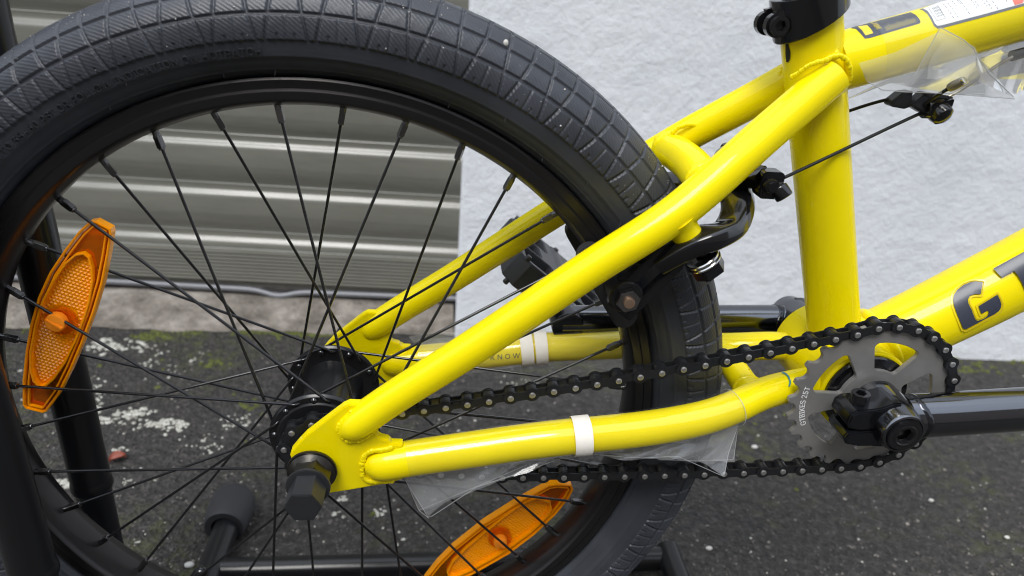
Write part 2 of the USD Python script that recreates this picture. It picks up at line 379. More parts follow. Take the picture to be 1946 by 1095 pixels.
mat('lichen', {
    'tc': ('texture_coordinate', {}), 'n': ('noise_texture', {'scale': 300.0, 'detail': 4.0}), 'r': ('rgb_ramp', {'ramp': [(0.35, (0.22, 0.21, 0.17)), (0.6, (0.52, 0.51, 0.46))]}),
    'p': ('principled_bsdf', {'roughness': 0.9})}, [('tc.object', 'n.vector'), ('n.fac', 'r.fac'), ('r.color', 'p.base_color')])
mat('moss_green', {
    'tc': ('texture_coordinate', {}), 'n': ('noise_texture', {'scale': 200.0, 'detail': 4.0}), 'r': ('rgb_ramp', {'ramp': [(0.35, (0.04, 0.045, 0.012)), (0.65, (0.11, 0.125, 0.022))]}),
    'p': ('principled_bsdf', {'roughness': 0.95})}, [('tc.object', 'n.vector'), ('n.fac', 'r.fac'), ('r.color', 'p.base_color')])
plain('dead_leaf', (0.24, 0.06, 0.035), 0.55)
plain('pebble_white', (0.55, 0.53, 0.49), 0.6)
plain('water', (0.9, 0.9, 0.92), 0.03, transmission_weight=0.8, ior=1.33)

# ------------------------------------------------------------------ setting: ground, sill, wall, roller door
WALL_YAW, DOOR_YAW = -0.04, -0.053
WX, WY = 98.0, 548.0                       # the wall's free corner
def wall_y(x): return WY + (x - WX) * math.tan(WALL_YAW)
def door_y(x): return 640 + (x - 96) * math.tan(DOOR_YAW)

def ground_F(u, v):
    s = np.sign(u - .5) * np.abs(2 * u - 1) ** 3; t = np.sign(v - .5) * np.abs(2 * v - 1) ** 3
    x, y = s * 30000 + 100, t * 30000 + 300
    return np.stack([x, y, np.full_like(x, GROUND)], -1)
obj('ground', sheet(ground_F, 41, 41), 'asphalt', smooth=False, kind='structure', label='dark worn asphalt with patches of moss and lichen')

# concrete sill under the door: rises gently from the asphalt to the door
def sill_F(u, v):
    x = -1500 + u * (WX + 1500 - 1)
    yf = 553 + 3 * np.sin(x / 37) + 2.5 * np.sin(x / 11 + 1) ; yb = door_y(x) + 160
    y = yf + v * (yb - yf)
    z = GROUND + 1.5 + np.clip(v * 3, 0, 1) * 9 + 1.5 * (meshkit.fbm(np.stack([x / 25, y / 25, x * 0], -1)) - .5) * np.clip(v * 5, 0, 1)
    return np.stack([x, y, z], -1)
obj('door_sill', sheet(sill_F, 400, 40), 'concrete', smooth=True, kind='structure', label='pale weathered concrete sill below the roller door')

# wall: solid block with rounded and chipped free corner
wdir = np.array([math.cos(WALL_YAW), math.sin(WALL_YAW), 0]); wn = np.array([math.sin(WALL_YAW), -math.cos(WALL_YAW), 0])
wall = thing('rendered_wall', (WX, WY, GROUND), 'white painted rough rendered wall behind the yellow bicycle', 'wall')
def wall_face(u, v):
    L = 2600.0; s = np.abs(u) ** 1.5 * L; z = GROUND - 30 + v ** 1.6 * 2300
    r = 7.0
    k = np.clip(1 - s / r, 0, 1); dep = r * (1 - np.sqrt(np.clip(1 - k ** 2, 0, 1)))
    nz = (meshkit.fbm(np.stack([s / 16, z / 16, s * 0], -1), 4, 2) - .5) * 1.6
    low = np.clip(1 - (z - GROUND) / 60, 0, 1)
    off = dep - nz + low * -1.5
    P = np.array([WX, WY, 0]) + s[..., None] * wdir - off[..., None] * wn
    chip = 4.0 * np.clip(1 - np.abs(z - (GROUND + 72)) / 30, 0, 1) * np.clip(1 - s / 12, 0, 1) * 0
    P[..., 2] = z
    return P
obj('wall_face', sheet(wall_face, 700, 420), 'painted_render', wall, smooth=True)
def wall_ret(u, v):
    z = GROUND - 30 + v ** 1.6 * 2300; dep = 7 + u * 300
    P = np.array([WX, WY, 0]) - dep[..., None] * wn + 0 * z[..., None]
    P[..., 2] = z; return P
rt = sheet(wall_ret, 30, 120)
obj('wall_return', rt, 'painted_render', wall, smooth=True)
obj('wall_top', sheet(lambda u, v: np.stack([WX + u * 2600 * wdir[0] + 0 * v, WY + u * 2600 * wdir[1] + v * 310, np.full_like(u, GROUND + 2269)], -1), 8, 4), 'painted_render', wall, smooth=False)

# building across the drive, behind the camera: it is what the glossy tubes mirror below the sky
nb = thing('neighbour_building', (0, -3600, GROUND), 'dark brick building across the drive, behind the camera', 'building')
obj('brick_wall', rbox((0, -3700, GROUND + 1600), (1, 0, 0), (0, 0, 1), (14000, 3400, 200), 20), 'neighbour_brick', nb, smooth=False)
obj('roof', rbox((0, -3900, GROUND + 3360), (1, 0, 0), (0, 1, 0), (14400, 900, 120), 20), 'black_plastic', nb, smooth=False)

# moss and dirt growing along the foot of the wall
def blob(cx, cy, r, h, z0=GROUND, n=9, seed=0):
    g = np.random.default_rng(seed)
    a = np.linspace(0, 2 * np.pi, n, endpoint=False); rr = r * (0.55 + .8 * g.random(n))
    V = [[cx, cy, z0 + h]] + [[cx + .55 * q * math.cos(t), cy + .55 * q * math.sin(t), z0 + h * (.7 + .5 * g.random())] for t, q in zip(a, rr)] + [[cx + q * math.cos(t), cy + q * math.sin(t), z0 - .3] for t, q in zip(a, rr)]
    F = []
    for k in range(n):
        k2 = (k + 1) % n
        F += [[0, 1 + k, 1 + k2], [1 + k, 1 + n + k, 1 + n + k2], [1 + k, 1 + n + k2, 1 + k2]]
    return trimesh.Trimesh(V, F, process=False)
ms = []
g = np.random.default_rng(11)
for k in range(1400):
    if k < 900:
        x = g.uniform(-700, WX); y = 553 - abs(g.normal(0, 6)) + 3; 
        if meshkit.noise(np.array([x / 60, 0, 0]), 3) < .42: continue
    elif k < 1340:
        x = g.uniform(WX, 1500); y = wall_y(x) - abs(g.normal(0, 8)) + 1
        if meshkit.noise(np.array([x / 70, 0, 0]), 5) < .35: continue
    else:
        cx, cy = [(560, 470), (760, 440), (640, 360), (-330, 470), (-120, 330), (480, 300), (880, 470), (-60, 200)][k % 8]
        x, y = g.normal(cx, 60), g.normal(cy, 50)
        if y > 545: continue
    ms.append(blob(x, y, g.uniform(1.2, 4.5), g.uniform(.5, 1.8), seed=k))
for (u, v, n_, sx_, sy_) in ((1735, 688, 70, 22, 7), (1850, 700, 40, 40, 12), (1660, 700, 30, 20, 8), (400, 690, 22, 22, 10), (285, 640, 60, 40, 5), (480, 770, 14, 30, 10)):
    c = hit(u, v, (0, 0, GROUND), (0, 0, 1)); e = hit(u + sx_, v, (0, 0, GROUND), (0, 0, 1)) - c; f = hit(u, v + sy_, (0, 0, GROUND), (0, 0, 1)) - c
    for k in range(n_):
        p = c + g.normal() * e * .6 + g.normal() * f * .6
        if p[1] < 545: ms.append(blob(p[0], p[1], g.uniform(1.5, 5), g.uniform(.6, 2), seed=7000 + k + int(u)))
obj('moss', cat(*ms), 'moss_green', smooth=True, kind='stuff', label='green moss in low tufts along the foot of wall and sill', category='moss')

# pale lichen crusts and specks on the asphalt
ms = []
def lichen_patch(u, v, n, su, sv, rmin, rmax, seed):
    g = np.random.default_rng(seed); c = hit(u, v, (0, 0, GROUND), (0, 0, 1)); e = hit(u + su, v, (0, 0, GROUND), (0, 0, 1)); f = hit(u, v + sv, (0, 0, GROUND), (0, 0, 1))
    for k in range(n):
        a, b = g.normal(0, .5), g.normal(0, .5)
        p = c + a * (e - c) + b * (f - c)
        if p[1] > 548: continue
        ms.append(blob(p[0], p[1], g.uniform(rmin, rmax) * .68, g.uniform(.5, 1.4), n=8, seed=seed * 999 + k))
for i, (u, v, n, su, sv, a, b) in enumerate([
    (205, 657, 50, 45, 16, 2, 8), (265, 655, 22, 26, 14, 2, 6), (290, 690, 18, 30, 18, 1, 4), (375, 685, 8, 14, 14, 1, 4), (335, 705, 10, 30, 16, 1, 3),
    (215, 795, 26, 40, 12, 2, 6), (258, 787, 46, 34, 12, 2, 6), (305, 805, 46, 44, 10, 2, 6), (342, 808, 24, 14, 8, 2, 5), (317, 827, 4, 6, 4, 2, 4), (180, 770, 22, 30, 26, 1, 5), (176, 740, 16, 30, 26, 1, 4),
    (395, 845, 30, 40, 20, 1, 3), (225, 855, 12, 20, 8, 1, 4), (120, 920, 22, 22, 8, 2, 5), (140, 915, 16, 14, 12, 2, 5), (70, 760, 14, 30, 60, 1, 4), (240, 915, 10, 16, 8, 1, 3), (460, 800, 16, 44, 16, 1, 4), (440, 805, 8, 20, 8, 2, 5),
    (1000, 730, 30, 50, 20, 1, 3), (860, 815, 20, 60, 20, 1, 3), (720, 975, 9, 16, 7, 2, 5), (650, 948, 7, 10, 6, 2, 5), (635, 975, 6, 16, 8, 2, 4), (1250, 720, 12, 60, 30, 1, 3), (1330, 650, 14, 40, 14, 1, 3)]):
    lichen_patch(u, v, n, su, sv, a, b, i + 1)
g = np.random.default_rng(77)
for k in range(150):
    u, v = g.uniform(0, 1946), g.uniform(660, 1095); p = hit(u, v, (0, 0, GROUND), (0, 0, 1))
    if p[1] < 540: ms.append(blob(p[0], p[1], g.uniform(.7, 2.2), g.uniform(.4, 1.2), n=7, seed=5000 + k))
obj('lichen_crust', cat(*ms), 'lichen', smooth=True, kind='stuff', label='crusts and specks of pale lichen scattered on the asphalt', category='lichen')

# loose grit bedded in the asphalt
g = np.random.default_rng(21)
Vg, Fg = [], []; base_o = trimesh.creation.octahedron() if hasattr(trimesh.creation, 'octahedron') else trimesh.creation.icosphere(0)
for k in range(9000):
    u, v = g.uniform(-40, 1990), g.uniform(640, 1130); p = hit(u, v, (0, 0, GROUND), (0, 0, 1))
    if p[1] > 540: continue
    r = g.choice([.8, 1.3, 1.9, 2.8], p=[.35, .4, .2, .05]); b = base_o.vertices * r * g.uniform(.6, 1.3, (1, 3)) * np.array([1, 1, .6]); a = g.uniform(0, 6.28); c_, s_ = math.cos(a), math.sin(a)
    b = np.c_[b[:, 0] * c_ - b[:, 1] * s_, b[:, 0] * s_ + b[:, 1] * c_, b[:, 2]] + [p[0], p[1], GROUND + .15]
    Fg.append(base_o.faces + len(base_o.vertices) * len(Vg)); Vg.append(b)
obj('grit', trimesh.Trimesh(np.concatenate(Vg), np.concatenate(Fg), process=False), 'grit_stone', smooth=True, kind='stuff', label='fine dark stone grit bedded in the asphalt surface', category='grit')

# fallen leaf
lp = hit(224, 877, (0, 0, GROUND), (0, 0, 1))
lv = []; lf = []
def leaf_F(u, v):
    w = np.sin(np.pi * np.clip(u, .02, 1)) ** .7 * (v - .5) * 13
    x = (u - .5) * 17; z = 1.5 + 20 * ((v - .5) ** 2) + 3 * np.sin(u * 3)
    c, s = math.cos(.5), math.sin(.5)
    return np.stack([lp[0] + c * x - s * w, lp[1] + s * x + c * w, GROUND + z], -1)
leaf = thing('fallen_leaf', (lp[0], lp[1], GROUND), 'small curled red brown leaf lying on the asphalt behind the wheel', 'leaf')
obj('leaf_blade', sheet(leaf_F, 16, 8), 'dead_leaf', leaf, smooth=True)
obj('leaf_vein', tube([leaf_F(np.array(t), np.array(.5)) + [0, 0, .5] for t in np.linspace(0, 1, 8)], .5, 6, 12), 'dead_leaf', leaf)

# pebbles that stand out one by one
for k, (u, v, r, lab) in enumerate([(12, 969, 5.2, 'white pebble by the tyre at the left edge of the photo'), (134, 883, 3.4, 'small white pebble beside the black stand upright'), (1434, 849, 3.4, 'small pale pebble lying between the two chain runs'),
        (360, 1073, 3.6, 'shiny white pebble behind the tyre valve'), (1770, 950, 2.6, 'pale pebble on open asphalt under the crank arm'), (1914, 1020, 2.4, 'tiny white pebble in the far right bottom corner'), (1348, 1041, 2.8, 'tiny white pebble right of the grey stand foot')]):
    c = hit(u, v, (0, 0, GROUND + 2), (0, 0, 1))
    s = trimesh.creation.icosphere(2, 1.0); s.vertices *= (r * 1.2, r * .85, r * .7); s.vertices *= 1 + .25 * (meshkit.noise(s.vertices / r * 1.3 + k * 7, k)[:, None] - .5)
    s.vertices += [c[0], c[1], GROUND + r * .45]
    obj('pebble', s, 'pebble_white', smooth=True, label=lab, category='pebble')

# roller door of horizontal corrugations
door = thing('roller_door', (-400, door_y(-400), GROUND), 'grey green corrugated steel roller door left of the white wall', 'roller door')
PIT = 74.0; Z0 = 8.3                       # a thin fold line every 74 mm
prof = []                                   # (height above the fold line below, depth behind the front face)
for t, dd in [(0.0, 9.5), (.015, 8.2), (.03, 8.0)]: pass
def slat_prof():
    # going down from one fold to the next: valley, bright shoulder, long flat, roll-under
    pts = [(0, 7.6), (-1.2, 6.9), (-2.4, 7.5), (-7.5, 7.6), (-9.5, 7.2), (-17.5, .9), (-19.5, .2), (-21, 0), (-34, -.3), (-46, .1), (-50, .8), (-56, 2.0), (-61, 3.6), (-66, 5.8), (-70, 7.6), (-72.5, 8.4), (-74, 8.6)]
    from scipy.interpolate import PchipInterpolator
    P = np.array(pts); d = np.r_[0, np.cumsum(np.hypot(*np.diff(P, axis=0).T))]
    t = np.linspace(0, d[-1], 60)
    return np.c_[PchipInterpolator(d, P[:, 0])(t), PchipInterpolator(d, P[:, 1])(t)]
SP = slat_prof()
DX0, DX1 = -1500.0, WX + 40
ddir = np.array([math.cos(DOOR_YAW), math.sin(DOOR_YAW), 0]); dn = np.array([math.sin(DOOR_YAW), -math.cos(DOOR_YAW), 0])
def profile_sheet(pr, x0=DX0, x1=DX1, nx=40, wob=None):
    pr = np.asarray(pr)
    xs = np.linspace(x0, x1, nx)
    o = np.stack([np.array([x, door_y(x), 0]) for x in xs])
    P = o[:, None, :] - pr[None, :, 1:] * dn[None, None, :]
    P[..., 2] = pr[None, :, 0]
    if wob is not None: P = P + wob(xs)[:, None, :]
    n, m = P.shape[:2]
    i = np.arange(n - 1)[:, None] * m; j = np.arange(m - 1)[None]
    q = np.stack([i + j, i + j + 1, i + m + j + 1, i + m + j], -1).reshape(-1, 4)
    return trimesh.Trimesh(P.reshape(-1, 3), np.vstack([q[:, [0, 1, 2]], q[:, [0, 2, 3]]])[:, ::-1], process=False)
RAIL_TOP = Z0 - 2 * PIT - 26
for k in range(-2, 14):
    pr = SP.copy(); pr[:, 0] += Z0 + k * PIT
    if k == -2:
        pr = pr[pr[:, 0] > RAIL_TOP]
    obj('slat', profile_sheet(pr), 'door_paint', door, smooth=50)
RAIL_BOT = -229.0
rp = [(RAIL_TOP, -.2), (RAIL_TOP - 1, -3)]
nr = 9
for k in range(nr):
    z1 = RAIL_TOP - 4 - k * (RAIL_TOP - RAIL_BOT - 12) / nr; hh = (RAIL_TOP - RAIL_BOT - 12) / nr
    rp += [(z1, -3.2), (z1 - hh * .5, -4.2), (z1 - hh * .62, -4.0), (z1 - hh * .74, -1.0), (z1 - hh * .9, -.8)]
rp += [(RAIL_BOT + 8, -3), (RAIL_BOT + 6, -.5), (RAIL_BOT + 4, 3), (RAIL_BOT, 3), (RAIL_BOT, 30)]
obj('bottom_rail', profile_sheet(rp), 'door_paint', door, smooth=20)
def seal_F(u, v):
    x = DX0 + u * (DX1 - DX0); a = v * 2 * np.pi
    xc = at(525, 556, 636)[0]
    bulge = np.exp(-((x - xc) / 26) ** 2); 
    z = RAIL_BOT - 4.5 - 6 * bulge + 1.0 * np.sin(x / 90) + 4.6 * np.sin(a)
    dep = -1 - 5 * bulge + 4.4 * np.cos(a)
    P = np.stack([x, door_y(x), z], -1) - dep[..., None] * dn; P[..., 2] = z
    return P
obj('bottom_seal', sheet(seal_F, 500, 14), 'door_metal', door, smooth=True, label='thin grey metal seal strip bulging out below the bottom rail')
obj('door_void', profile_sheet([(RAIL_BOT, 40), (RAIL_BOT - 40, 40)], nx=3), 'black_gap', door, smooth=False)

# ------------------------------------------------------------------ bicycle stand
stand = thing('bicycle_stand', (-150, 0, GROUND), 'black tubular floor stand holding the rear wheel between its uprights', 'bicycle stand')
RU = 13.0
for s in (1, -1):
    y = 40.5 * s
    x0 = -175.5
    obj('upright', cat(tube([(x0 - 2, y, 330), (x0, y, 0), (x0 + 1, y, -93)], RU, 28, 12), lathe([(RU - 1.4, -5), (RU - .2, -3), (RU + .9, 0), (RU + .5, 4), (RU - .2, 7)], (x0 + 1, y, -96), (0, 0, 1), 48), tube([(x0 + 1, y, -90), (x0 + 1, y, -236)], RU - 1.2, 28, 6)), 'black_powder', stand, smooth=40)
    obj('joining_rail', tube([(x0, y, -238), (-118, y, -238)], 11, 20, 6), 'black_powder', stand)
for x in (-122, 294):
    yy = 172 if x < 0 else 112
    obj('cross_foot', tube([(x, -yy, -237), (x, yy, -237)], 11.5, 24, 8), 'black_powder', stand)
obj('long_rail', tube([(-122, 96, -240), (294, 104, -240)], 11, 24, 8), 'black_powder', stand)
for s in (1,):
    obj('rubber_cap', lathe([(11.6, -26), (17.5, -26), (19.5, -22), (20.5, -8), (20.5, 8), (19, 14), (15, 18), (0, 19)], (-124, 170 * s, -236), (0, s, 0), 40), 'black_rubber', stand, smooth=60)

# ------------------------------------------------------------------ bicycle
bike = thing('bicycle', (0, 0, GROUND), 'yellow bmx bicycle with black wheel, shown from chain side at its rear end', 'bicycle')
frame_ = sub('frame', bike, 'glossy yellow frame')
BB = np.array([331.7, 0, 39.2])

ST0 = np.array([283.6, 0, 175.8]); STD = unit(np.array([283.6 - 312.8, 0, 175.8 - 89.2])); RST = 16.0
TTP = np.array([300.4, 0, 235.6]); TTD = unit((82.7, 0, 28.0)); RTT = 15.9
DTP = (at(1800, 586.7, 0) + 0); DTD = unit(at(1946, 503.5, 0) - at(1800, 586.7, 0)); RDT = 22.6
st_top = ST0 + STD * 83
obj('seat_tube', tube([BB + STD * 10, st_top], RST, 40, 6), 'yellow_paint', frame_)
obj('top_tube', tube([TTP - TTD * 24, TTP + TTD * 230], RTT, 40, 30), 'yellow_paint', frame_)
obj('down_tube', tube([BB + DTD * 18, DTP, DTP + DTD * 190], [RDT * .93, RDT, RDT, RDT], 40, 30), 'yellow_paint', frame_)
obj('bottom_bracket_shell', lathe([(21, -34.5), (27.2, -34.5), (28.4, -33.4), (28.4, 33.4), (27.2, 34.5), (21, 34.5)], BB, (0, 1, 0), 72), 'yellow_paint', frame_)

SS = np.array([list(at(650, 825, -57.2)), list(at(676, 806, -56.4)), [42.5, -54.9, 43.3], [67.3, -53.5, 61.7], [109.7, -51.5, 94.3], [153.7, -48.5, 128.7], [187.4, -45, 153.2], list(at(1345, 355, -40.0)), list(at(1400, 305, -34.0)), list(at(1460, 251, -26.5)), list(at(1525, 195, -19.5)), list(at(1583, 145, -13.5))], float)
CS = np.array([list(at(694, 888, -56.8)), [46, -55.2, 2.3], [80, -53.6, 7.5], [115.8, -52.3, 13], [146.3, -52, 17.4], [180, -50.5, 20.6], [209.7, -47.5, 23.7], [232, -42.5, 26], [250, -36.5, 29], [268, -29.5, 33], [290, -25, 37], [310, -21, 39]], float)
def blunt(r, n=90, k=5):
    r = np.interp(np.linspace(0, 1, n), np.linspace(0, 1, len(r)), r)
    q = np.clip((np.arange(n) + .15) / k, 0, 1); return r * (1 - (1 - q) ** 2.5) ** .4
for s in (1, -1):
    m = np.array([1, s, 1])
    obj('seat_stay', tube(SS * m, blunt([9.3, 9.6, 9.8, 10.0, 10.2, 10.2]), 32, 90), 'yellow_paint', frame_)
    obj('chain_stay', tube(CS * m, blunt([10.2, 10.4, 10.4, 10.3, 10.0, 9.8]), 32, 90), 'yellow_paint', frame_)
# stay bridge: short bent tube between the seat stays, above the tyre
br = np.array([205.5, 0, 169.0])
obj('stay_bridge', tube([br + [-1.0, -40, -1.5], br + [.3, -20, .2], br + [.6, 0, .8], br + [.3, 20, .2], br + [-1.0, 40, -1.5]], 10.2, 32, 30), 'yellow_paint', frame_)
obj('chain_stay_bridge', cat(tube([(263, -31, 32.5), (263, 31, 32.5)], 8.5, 28, 6)), 'yellow_paint', frame_)
obj('bridge_hole', cyl(at(1422, 706, -12) + [0, -.1, 0], at(1422, 706, -12) + [0, .5, 0], 1.5, 14), 'dark_steel', frame_)

# weld beads
def bead_ring(P0, d, R, n=26, r=1.5, a0=0, a1=2 * np.pi, skew=0):
    e1, e2, dd = frame(d)
    out = []
    for t in np.linspace(a0, a1, n, endpoint=False):
        c = np.asarray(P0) + R * (math.cos(t) * e1 + math.sin(t) * e2) + skew * math.cos(t) * dd
        b = trimesh.creation.icosphere(1, r); b.vertices *= 1 + .15 * rng.normal(size=(len(b.vertices), 1)); out.append(trimesh.Trimesh(b.vertices + c, b.faces, process=False))
    return out
beads = []
# seat stay to seat tube, top tube to seat tube, bridge ends, boss, stays into dropouts
def collar(P0, d, R, w=2.4, h=1.3, n=64, wob=.35, skewv=None):
    """flattened rippled ring of weld round a joint"""
    e1, e2, dd = frame(d); g = np.random.default_rng(int(abs(P0[0] * 7 + P0[2] * 3)))
    a = np.linspace(0, 2 * np.pi, n, endpoint=False); rip = .28 * np.sin(a * n / 3.2) + wob * g.normal(size=n) * .4
    sh = np.zeros(n) if skewv is None else skewv(a)
    prof = np.array([(-1.6, -1.0), (-.8, .55), (0, 1.0), (.8, .55), (1.6, -1.0)])
    V = []
    for k in range(n):
        rad = math.cos(a[k]) * e1 + math.sin(a[k]) * e2
        for px, py in prof: V.append(np.asarray(P0) + dd * (px * w + sh[k]) + rad * (R + (py * (h + rip[k] * .5)) - .3))
    V = np.array(V); m = len(prof)
    i = np.arange(n)[:, None] * m; i2 = ((np.arange(n) + 1) % n)[:, None] * m; j = np.arange(m - 1)[None]
    q = np.stack([i + j, i2 + j, i2 + j + 1, i + j + 1], -1).reshape(-1, 4)
    t = trimesh.Trimesh(V, np.vstack([q[:, [0, 1, 2]], q[:, [0, 2, 3]]]), process=False); t.fix_normals(); return t
sk = lambda R: (lambda a: 3.0 * np.abs(np.sin(a)) - 1.5)
W = []
for s in (1, -1):
    m = np.array([1, s, 1])
    W.append(collar(br + np.array([-.6, -33 * 1.0, .2]) * m, (0, s, 0), 10.3, 1.6, .8))
    W.append(collar(np.array([263, -20.0, 32.5]) * m, (0, s, 0), 8.7, 1.6, .9))
W.append(collar(BB + STD * 29, STD, RST + .2, 2.0, 1.0))
W.append(collar(BB + DTD * 32, DTD, RDT * .95, 2.0, 1.0))
for w_ in W: obj('weld_bead', w_, 'yellow_paint', frame_, smooth=True)

# dropouts
dpx = [(551, 866), (553, 858.5), (566, 843), (581.4, 827), (610, 805), (639.4, 782.8), (652, 773.5), (662.8, 768.6), (685, 769.5), (706, 772), (726, 790), (724, 806), (719, 814), (716.5, 824), (718, 830), (724, 834), (738, 837.5), (744, 844), (765, 845), (768, 880), (766, 911), (740, 919.5), (700, 926), (660, 933), (619.6, 939), (628, 920), (640, 902), (634, 890), (612, 874), (590, 868), (574, 871), (561, 876), (554, 874)]
YP = -57.5
dpoly = Polygon([(p[0], p[2]) for p in ats(dpx, YP)]).buffer(0)
dpoly = dpoly.buffer(1.2).buffer(-1.2).buffer(-.6).buffer(.6)
for s in (1, -1):
    obj('dropout', prism(dpoly, 6.0, (0, s * (YP + 3), 0), (1, 0, 0), (0, 0, 1), .9), 'yellow_paint', frame_, smooth=30)
# rippled welds: a string of overlapping flat drops along each joint
def ripple(path, r=2.3, step=1.35, squash=None, seed=0):
    g = np.random.default_rng(seed); P = np.asarray(path, float)
    L = np.r_[0, np.cumsum(np.linalg.norm(np.diff(spline(P, 200), axis=0), axis=1))]
    Q = spline(P, 200)[np.clip(np.searchsorted(L, np.arange(0, L[-1], step)), 0, 199)]
    out = []
    for k, c in enumerate(Q):
        b = trimesh.creation.icosphere(2, r * g.uniform(.85, 1.12)); b.vertices *= np.array([1, .75, 1]); out.append(trimesh.Trimesh(b.vertices + c + g.normal(size=3) * .12, b.faces, process=False))
    return cat(*out)
for s in (1, -1):
    m = np.array([1, s, 1])
    for k, (pts, yy, r) in enumerate([([(668, 783), (653, 800), (643, 816), (650, 829), (664, 838), (678, 838), (694, 831), (712, 816)], -58.6, 1.55),
            ([(742, 852), (720, 856), (697, 862), (689, 876), (688, 895), (694, 911), (715, 916), (745, 914)], -58.6, 1.55)]):
        obj('weld_bead', ripple(ats(pts, yy) * m, r, 1.35, seed=k + 3), 'yellow_paint', frame_, smooth=True)
for k, (pts, ys, r) in enumerate([
        ([(1506, 146), (1522, 136), (1536, 126), (1560, 117), (1580, 108)], [-14, -17, -19, -19, -17], 1.45),
        ([(1584, 108), (1600, 108), (1612, 122), (1616, 140), (1612, 157), (1598, 175)], [-17, -18, -17, -15, -13, -12], 1.45),
        ([(1598, 175), (1578, 190), (1556, 207), (1535, 224)], [-12, -12, -14, -15], 1.9),
        ([(1597, 58), (1594, 72), (1590, 88), (1587, 104)], [-6, -10, -13, -15], 1.7),
        ([(1487, 132), (1484, 148), (1490, 164)], [14, 12, 11], 2.0),
        ([(1272, 262), (1280, 250), (1296, 240), (1318, 238), (1334, 246), (1344, 258)], [27, 27, 26, 26, 26, 26], 1.5)]):
    obj('weld_bead', ripple(ats(pts, ys), r, 1.35, seed=40 + k), 'yellow_paint', frame_, smooth=True)
# eyelets in the far dropout
for (u, v, yy) in ((727, 617, 49.5), (766, 694, 49.0)):
    c = at(u, v, yy); obj('eyelet', lathe([(0, .3), (1.7, .3), (1.9, 0), (2.5, 0), (2.5, .8), (0, .8)], c + [0, -1, 0], (0, 1, 0), 24), 'dark_steel', frame_)
# seat tube slot
sl = [(1491, 66), (1496, 66), (1499, 88), (1502, 100), (1501.5, 112), (1498, 119), (1494, 118), (1492.5, 105), (1492.5, 88)]
obj('clamp_slot', tube_decal(Polygon(sl), ST0, STD, RST + .15, 5), 'black_gap', frame_, smooth=False)
# painter's mark on the chain stay
obj('paint_mark', tube_decal(LineString([(1487, 707.5), (1494, 711), (1499, 717), (1501.5, 724), (1501.5, 729), (1500, 733)]).buffer(1.7), CS[9], CS[10] - CS[9], 10.35, 4), 'marker_blue', frame_, smooth=False)

# --- prints on the tubes
def gt_letter(pts): return Polygon(pts)
def crop(pts, x0, y0, s): return [(x0 + u / s, y0 + v / s) for u, v in pts]
G_out = crop([(1298, 490), (1280, 587), (1232, 585), (1196, 598), (1177, 630), (1183, 665), (1205, 705), (1222, 750), (1238, 790), (1256, 800), (1300, 785), (1330, 765), (1345, 738), (1338, 716), (1286, 746), (1262, 682), (1412, 590), (1434, 630), (1446, 668), (1440, 700), (1424, 724), (1390, 748), (1330, 778), (1250, 822), (1160, 868), (1140, 862), (1120, 815), (1090, 745), (1066, 680), (1058, 632), (1066, 590), (1092, 550), (1140, 512), (1196, 490), (1240, 484)], 1560, 420, 4.2124)
T_out = crop([(1380, 380), (1450, 456), (1548, 400), (1580, 440), (1612, 500), (1640, 580), (1660, 628), (1760, 575), (1745, 520), (1700, 420), (1660, 340), (1760, 285), (1790, 215), (1720, 195)], 1560, 420, 4.2124)
obj('letter', tube_decal(Polygon(G_out).buffer(0), DTP, DTD, RDT + .12, 8), 'print_dark', frame_, smooth=True, label='dark letter G on the down tube')
obj('letter', tube_decal(Polygon(T_out).buffer(0), DTP, DTD, RDT + .12, 8), 'print_dark', frame_, smooth=True, label='dark letter T on the down tube')
obj('letter_outline', tube_decal(Polygon(G_out).buffer(5).difference(Polygon(G_out).buffer(2.2)), DTP, DTD, RDT + .08, 6), 'print_yellow', frame_, smooth=True)

s5 = 5.969  # the zoom the decal outlines were read at
def TT(pts): return crop(pts, 1620, 0, s5)
label1 = Polygon(TT([(-20, 320), (40, 330), (90, 380), (140, 440), (200, 432), (760, 268), (775, 250), (760, 215), (720, 170), (660, 138), (300, 232), (0, 308)])).buffer(0)
obj('decal', tube_decal(label1, TTP, TTD, RTT + .10, 7), 'print_dark', frame_, smooth=True, label='dark tube size decal with yellow ruler marks')
obj('decal_print', tube_decal(Polygon(TT([(60, 300), (165, 285), (205, 325), (236, 375), (150, 402), (110, 345)])), TTP, TTD, RTT + .18, 7), 'print_yellow', frame_, smooth=True)
ticks = []
for k in range(17):
    bx, by = 395 + k * 20.2, 348 - k * 5.9
    h = 80 if k % 5 == 2 else 52
    dx, dy = -.42 * h, -.86 * h
    ticks.append(LineString([(bx, by), (bx + dx, by + dy)]).buffer(2.0, cap_style=2))
ticks = unary_union([Polygon(TT(list(t.exterior.coords))) for t in ticks])
obj('decal_print', tube_decal(ticks, TTP, TTD, RTT + .18, 5), 'print_yellow', frame_, smooth=True)

def px_text(text, size, placed):
    """lettering as a flat outline in the photograph's pixels; placed(x, y) maps capitals of height 1 to pixels"""
    m = meshkit.text_mesh(text, 1.0, .01)
    keep = np.abs(m.face_normals[:, 2]) > .9
    top = m.triangles_center[:, 2] > .005
    m.update_faces(keep & top); m.remove_unreferenced_vertices()
    v, f = trimesh.remesh.subdivide_to_size(m.vertices, m.faces, size, max_iter=10)
    return np.array([placed(a, b) for a, b in v[:, :2]]), f
def decal_text(text, placed, P0, d, R, size=.5):
    v, f = px_text(text, size, placed)
    m = trimesh.Trimesh(on_cylinder(v, P0, d, R), f, process=False)
    if (m.face_normals @ ray((973, 547))[0]).mean() > 0: m.invert()
    return m
